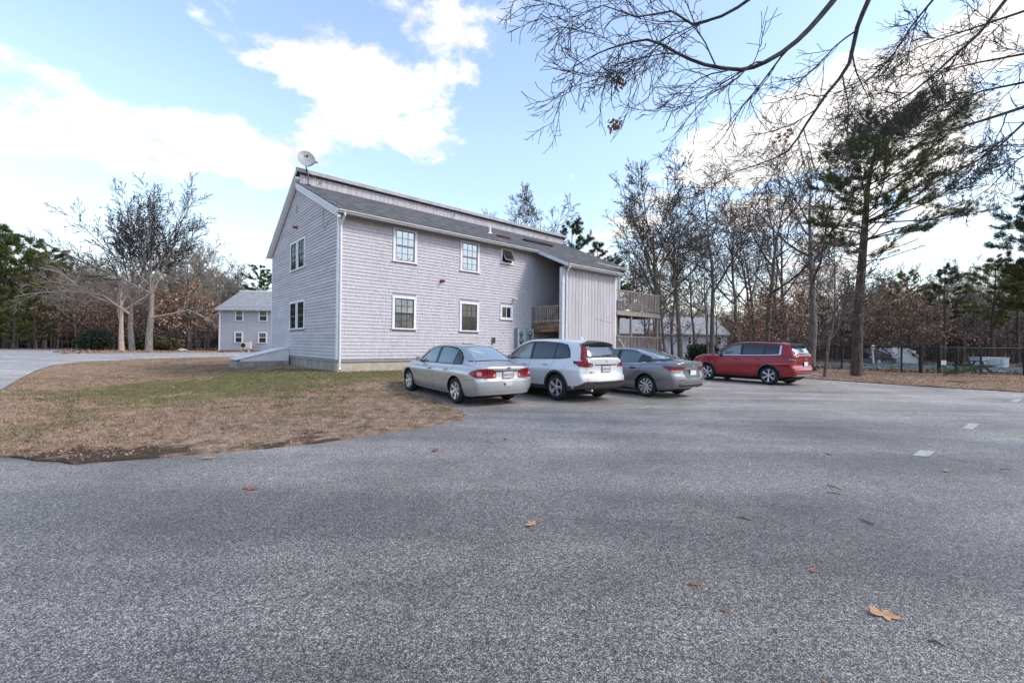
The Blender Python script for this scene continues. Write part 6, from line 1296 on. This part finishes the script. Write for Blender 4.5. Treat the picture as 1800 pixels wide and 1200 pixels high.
# ================================================================ POOL, FENCE, SMALL THINGS
M_FENCE = mat('black_vinyl', (.012, .012, .014), .5); M_TEAL = mat('pool_cover', (.012, .10, .13), .6, col2=(.03, .16, .19), vscale=.8); M_COPE = mat('pool_coping', (.55, .54, .52), .8, var=.08, vscale=2)
fp = [at(1380, 600, 35.5), at(1480, 600, 31.0), at(1585, 600, 28.0), at(1652, 600, 27.2), at(1800, 600, 26.2), at(1990, 600, 25.4)]
Fn = empty('chain_link_fence', (fp[0].x, fp[0].y, 0), 0, 'black chain link fence with posts running in front of the pool', 'fence'); o0 = Vector((fp[0].x, fp[0].y, 0)); FH = 1.62
for a, b in zip(fp[:-1], fp[1:]):
    a, b = Vector((a.x, a.y, 0))-o0, Vector((b.x, b.y, 0))-o0; L = (b-a).length; d = (b-a)/L; up = Vector((0, 0, 1))
    MB().tube([a+up*FH, b+up*FH], .035, 6).build('top_rail', M_FENCE, Fn); MB().tube([a+up*.08, b+up*.08], .014, 5).build('bottom_rail', M_FENCE, Fn)
    n = max(1, round(L/2.7))
    for i in range(n): p = a+d*(L*i/n); MB().tube([p-up*.1, p+up*(FH+.05)], .05, 7).build('post', M_FENCE, Fn)
    mb = MB(); s_ = .085; hgt = FH-.1; nn = d.cross(up)*.0025; k = -hgt
    while k < L:
        for sg in (1, -1):
            t0, t1 = (k, k+hgt) if sg > 0 else (k+hgt, k); z0, z1 = .09, FH-.01
            def cl(t, z, tt, zz):
                if t < 0: z = z+(zz-z)*(0-t)/(tt-t); t = 0
                if t > L: z = z+(zz-z)*(L-t)/(tt-t); t = L
                return t, z
            if max(t0, t1) <= 0 or min(t0, t1) >= L: continue
            A1, B1 = cl(t0, z0, t1, z1), cl(t1, z1, t0, z0); p, q = a+d*A1[0]+up*A1[1], a+d*B1[0]+up*B1[1]; w_ = Vector((0, 0, .0085))
            mb.add([p-w_, p+w_, q+w_, q-w_], [(0, 1, 2, 3)])
        k += s_
    mb.build('wire_mesh', M_FENCE, Fn, kind='stuff')
for px in (1618, 1650, 1681): p = at(px, 600, 27.4); MB().tube([Vector((p.x, p.y-.03, -.1))-o0, Vector((p.x, p.y-.03, FH+.1))-o0], .095, 8).build('gate_post', M_FENCE, Fn)
p, q = at(1620, 600, 27.35), at(1649, 600, 27.3); MB().bar(Vector((p.x, p.y, .75))-o0, Vector((q.x, q.y, .75))-o0, .04, .05).build('gate_bar', M_FENCE, Fn)
# pool and cover
pl = [(at(1395, 600, 47).x, 47), (at(1810, 600, 37.5).x, 37.5), (at(1990, 600, 36).x, 36), (at(1990, 600, 30.0).x, 30.0), (at(1800, 600, 31.2).x, 31.2), (at(1500, 600, 36.5).x, 36.5), (at(1400, 600, 41).x, 41)]
sheet('pool_deck', subdiv([(p[0]*1.0+(-.9 if i in (0, 6) else .0), p[1]+(1.6 if i < 3 else -1.5)) for i, p in enumerate(pl)], 1.5), M_COPE, .02, 4, .05, 'pale concrete deck around the covered pool', 'pool deck')
sheet('pool_cover', subdiv(pl, 1.5), M_TEAL, .07, 4, .06, 'teal winter cover stretched over the swimming pool', 'pool cover', kind=None)
# shed by the pool
dp = 45.0; s0 = at(1548, 641, dp); pxm = lambda px: at(px, 600, dp).x-s0.x
Sh = empty('pool_shed', (s0.x, dp, 0), 0, 'small white pool shed with a grey roofed lean-to beyond the fence', 'shed'); M_SW = mat('shed_white', (.78, .77, .80), .7, var=.04); M_SP = mat('shed_pink', (.60, .47, .42), .8, var=.08); ztp = at(1600, 612, dp).z; zev = at(1600, 626, dp).z
x0, x1 = pxm(1577), pxm(1614); xm = pxm(1593)
MB().add([(x0, 0, 0), (x1, 0, 0), (x1, 0, zev), (xm, 0, ztp-.1), (x0, 0, zev), (x0, 3, 0), (x1, 3, 0), (x1, 3, zev), (xm, 3, ztp-.1), (x0, 3, zev)], [(0, 1, 2, 3, 4), (9, 8, 7, 6, 5), (0, 4, 9, 5), (1, 6, 7, 2), (2, 7, 8, 3), (3, 8, 9, 4)]).build('wall', M_SW, Sh)
for xa, xb, za, zb in ((x0-.25, xm, zev-.2, ztp), (xm, x1+.25, ztp, zev-.2)): MB().add([(xa, -.25, za), (xb, -.25, zb), (xb, 3.2, zb), (xa, 3.2, za), (xa, -.25, za-.09), (xb, -.25, zb-.09), (xb, 3.2, zb-.09), (xa, 3.2, za-.09)], [(0, 1, 2, 3), (7, 6, 5, 4), (0, 4, 5, 1), (1, 5, 6, 2), (2, 6, 7, 3), (3, 7, 4, 0)]).build('roof', M_SW, Sh)
boxo('door', (pxm(1579), -.05, 0), (pxm(1585), -.01, 1.7), M_SP, Sh); w_ = boxo('window', (pxm(1602), -.06, .75), (pxm(1609.5), -.01, 1.35), M_SW, Sh); boxo('pane', (pxm(1602.6), -.075, .8), (pxm(1609), -.061, 1.15), M_PANED, w_)
boxo('lean_to', (0, .3, 0), (x0-.02, 2.4, zev-.35), M_CONCG, Sh); boxo('lean_to_post', (-.1, .15, 0), (.12, .29, zev-.3), M_SW, Sh)
MB().prism([(.0, zev-.34), (0, zev-.26), (2.6, zev+.75), (2.6, zev+.67)], 'x', -.3, x0-.02).build('lean_to_roof', M_ROOF, Sh); boxo('sign_board', (pxm(1567), -.1, .95), (pxm(1576), -.06, 1.75), M_SW, Sh)
# ring buoy post, notice, pump box, picnic table
p = at(1533, 640, 44); e = empty('ring_buoy_post', (p.x, 44, 0), 0, 'white post holding a red and white ring buoy by the pool', 'buoy post'); MB().tube([(0.15, 0, 0), (0, 0, 1.6)], .07, 8).build('post', M_SW, e); MB().lathe([(.16+.07*math.cos(t), .07*math.sin(t)) for t in np.linspace(0, 6.283, 9)], 20, 'y', (-.02, -.12, 1.62)).build('ring_buoy', mat('buoy_red', (.5, .05, .05), .6, col2=(.75, .7, .7), vscale=3), e)
p = at(1659, 637, 40); e = empty('notice_sign', (p.x, 27.45/40*0+33, 0), 0, 'small white notice on the fence beside the gate', 'sign'); p = at(1658.5, 637, 27.1); e.location = (p.x, 27.1, 0); boxo('board', (-.15, -.02, p.z-.14), (.15, .0, p.z+.13), M_SW, e); boxo('bracket', (-.02, .001, p.z-.3), (.02, .03, p.z+.2), M_FENCE, e); MB().lathe([(.04, -.024), (.062, -.024)], 14, 'y', (0, 0, p.z)).build('symbol', mat('sign_blue', (.1, .2, .45), .6), e)
dp = 37.2; p = at(1726, 648, dp); e = empty('pump_box', (p.x, dp, 0), 0, 'white pump enclosure with grey panels beside the pool', 'pump box'); wx = at(1774, 600, dp).x-p.x; hz = at(1750, 628, dp).z; boxo('cabinet', (0, 0, 0), (wx, 1, hz-.05), M_SW, e); boxo('lid', (-.05, -.05, hz-.049), (wx+.05, 1.05, hz), M_SW, e)
for a, b in ((.16, .40), (.43, .66), (.68, .80)): boxo('panel', (wx*a, -.03, .12), (wx*b, -.001, hz-.15), mat('pump_panel', (.42, .45, .48), .5), e)
dp = 31.0; p = at(1708, 650, dp); e = empty('picnic_table', (p.x, dp, 0), R(12), 'dark brown picnic table on the pool side of the fence', 'picnic table'); M_PIC = mat('dark_timber', (.022, .013, .012), .95, spec=.1)
for i in range(5): boxo('plank', (-.9, -.36+i*.147, .70), (.9, -.36+i*.147+.14, .745), M_PIC, e)
for y in (-.8, .62): boxo('bench', (-.9, y, .42), (.9, y+.26, .46), M_PIC, e)
for x in (-.6, .6):
    for sg in (-1, 1): MB().bar((x, sg*.62, 0), (x, sg*.18, .70), .05, .09).build('leg', M_PIC, e)
    MB().bar((x+.06, -.78, .38), (x+.06, .78, .38), .045, .09).build('cross_bar', M_PIC, e)
# fallen pine bough, log, stones on the verge
p = G(1692, 662); e = empty('fallen_pine_bough', p, 0, 'broken green pine bough lying on the verge by the fence', 'branch'); r = np.random.default_rng(3); tp, dr, pl_ = [], [], [(np.array([[-1.0, .1, .08], [0, 0, .3], [1.0, .1, .45], [1.5, 0, .5]]), np.array([.03, .025, .02, .01]))]
for k in range(46):
    x = r.uniform(-1.0, 1.5); a = np.array([x, 0, .12+.17*(x+1)]); q = a+np.array([r.normal(0, .25), r.normal(0, .35), abs(r.normal(0, .22))]); pl_.append((np.array([a, (a+q)/2, q]), np.array([.01, .008, .005]))); tp += [q, (a+q)/2]; dr += [q-a, q-a]
V, F = tubes(pl_, 4); link('stems', npmesh('stems', V, F, M_BKP), e); V, F = needles(tp, [d/np.linalg.norm(d) for d in dr], 16, .17, .007, 4); link('needles', npmesh('needles', V, F, mat('fallen_needles', (.05, .075, .03), .8, col2=(.20, .22, .11), vscale=2)), e)
a, b = G(1664, 672), G(1706, 674); MB().tube([a+Vector((0, 0, .04)), (a+b)/2+Vector((0, .02, .05)), b+Vector((0, 0, .03))], [.035, .03, .015], 7).build('log', M_BKP, label='thin fallen log lying on the grass of the verge', cat='log')
M_STONE = mat('stone', (.34, .33, .31), .9, col2=(.5, .48, .46), vscale=5, bump=.4, bscale=12)
def stone(px, py, s, label, seed):
    r_ = random.Random(seed); p = G(px, py); bm = bmesh.new(); bmesh.ops.create_icosphere(bm, subdivisions=2, radius=1)
    for v in bm.verts: v.co = Vector((v.co.x*s, v.co.y*s*.7, v.co.z*s*.42))*r_.uniform(.82, 1.12)
    me = bpy.data.meshes.new('stone'); bm.to_mesh(me); bm.free(); me.materials.append(M_STONE); o = link('stone', me, None, p+Vector((0, 0, s*.2))); tag(o, label, 'stone')
stone(1433, 660, .26, 'pale rounded stone at the foot of the small leaning sapling', 1); stone(1449, 662, .16, 'smaller stone between the pale stone and the leaning sapling', 2); stone(320, 617, .5, 'pale stone lying behind the driveway near the oaks', 3)
# leaves and sticks on the asphalt
def oakleaf(name, px, py, size, rot, label, m, curl=.3):
    p = G(px, py); out = []
    for i in range(26):
        t = 2*math.pi*i/26; rr = size*(.30+.20*math.cos(t)**2+.13*math.cos(5*t+.4)*(.4+abs(math.sin(t)))); out.append((rr*1.35*math.cos(t), rr*math.sin(t)))
    V = [(0, 0, .004)]+[(x, y, .004+curl*size*((x/size)**2*.8+abs(y/size)*.5)) for x, y in out]; F = [(0, 1+i, 1+(i+1) % 26) for i in range(26)]
    mb = MB().add(V, F); mb.tube([(-size*.45, 0, .006), (-size*.85, size*.1, .012)], .0018, 4); b_ = len(mb.V)
    o = mb.build(name, m, loc=p+Vector((0, 0, .004)), label=label, cat='leaf'); o.rotation_euler = (random.uniform(-.1, .25), random.uniform(-.15, .1), rot)
M_LF = [mat('leaf_tan', (.42, .21, .10), .7, col2=(.58, .33, .17), vscale=14), mat('leaf_brown', (.22, .085, .05), .75, col2=(.34, .15, .09), vscale=14), mat('leaf_dark', (.10, .045, .032), .8, col2=(.17, .085, .06), vscale=14)]
for px, py, s, m_, lab in ((1553, 1082, .10, 0, 'large bright tan oak leaf lying on the asphalt'), (1225, 1028, .055, 1, 'curled reddish leaf standing on edge on the asphalt'), (933, 922, .085, 0, 'curled orange brown leaf on the asphalt beyond the reddish one'), (441, 859, .11, 1, 'wide dark pink brown leaf on the asphalt close to the lawn edge'), (765, 792, .12, 1, 'brown leaf lying on the asphalt near the lawn tip'), (1432, 1004, .045, 1, 'small flat brown leaf on the asphalt near the tan oak leaf'), (1275, 1074, .035, 1, 'tiny brown leaf scrap next to the reddish curled leaf'), (1662, 828, .08, 0, 'pale leaf beside the worn stall number'), (366, 806, .12, 0, 'light tan leaf on the asphalt right at the lawn edge'), (229, 796, .11, 0, 'pale leaf lying on the dark soil of the lawn edge'), (1609, 727, .10, 1, 'reddish leaf far out on the open asphalt'), (888, 772, .08, 1, 'faint brown leaf on the asphalt behind the silver sedan')):
    oakleaf('fallen_leaf', px, py, s, random.uniform(0, 6.28), lab, M_LF[m_], .25)
for (a, b, lab) in (((1294, 909), (1321, 916), 'dark twig lying alone on the open asphalt'), ((1507, 912), (1536, 923), 'curved dark twig on the asphalt below the paired sticks'), ((1453, 853), (1479, 861), 'upper stick of a parallel pair on the asphalt'), ((1453, 866), (1479, 870), 'lower stick of a parallel pair on the asphalt'), ((1631, 1127), (1661, 1137), 'short dark twig near the big tan leaf'), ((1451, 797), (1462, 801), 'tiny twig beyond the paired sticks on the asphalt'), ((1757, 826), (1777, 825), 'thin twig lying past the worn stall number')):
    p, q = G(*a), G(*b); m_ = (p+q)/2+Vector((.01, .015, .008)); MB().tube([p+Vector((0, 0, .006)), m_, q+Vector((0, 0, .005))], [.003, .0045, .003], 6).build('stick', M_TW, label=lab, cat='stick')
q = ring(900, 31, 2.0, 26, -30, 50); q = q[inpoly(q[:, 0], q[:, 1], lot) & ~inpoly(q[:, 0], q[:, 1], LAWN)]
flakes('leaf_crumbs', q, .012, M_LITTER, 32, 'tiny leaf crumbs and grit scattered across the asphalt', lift=.004, up=.004)
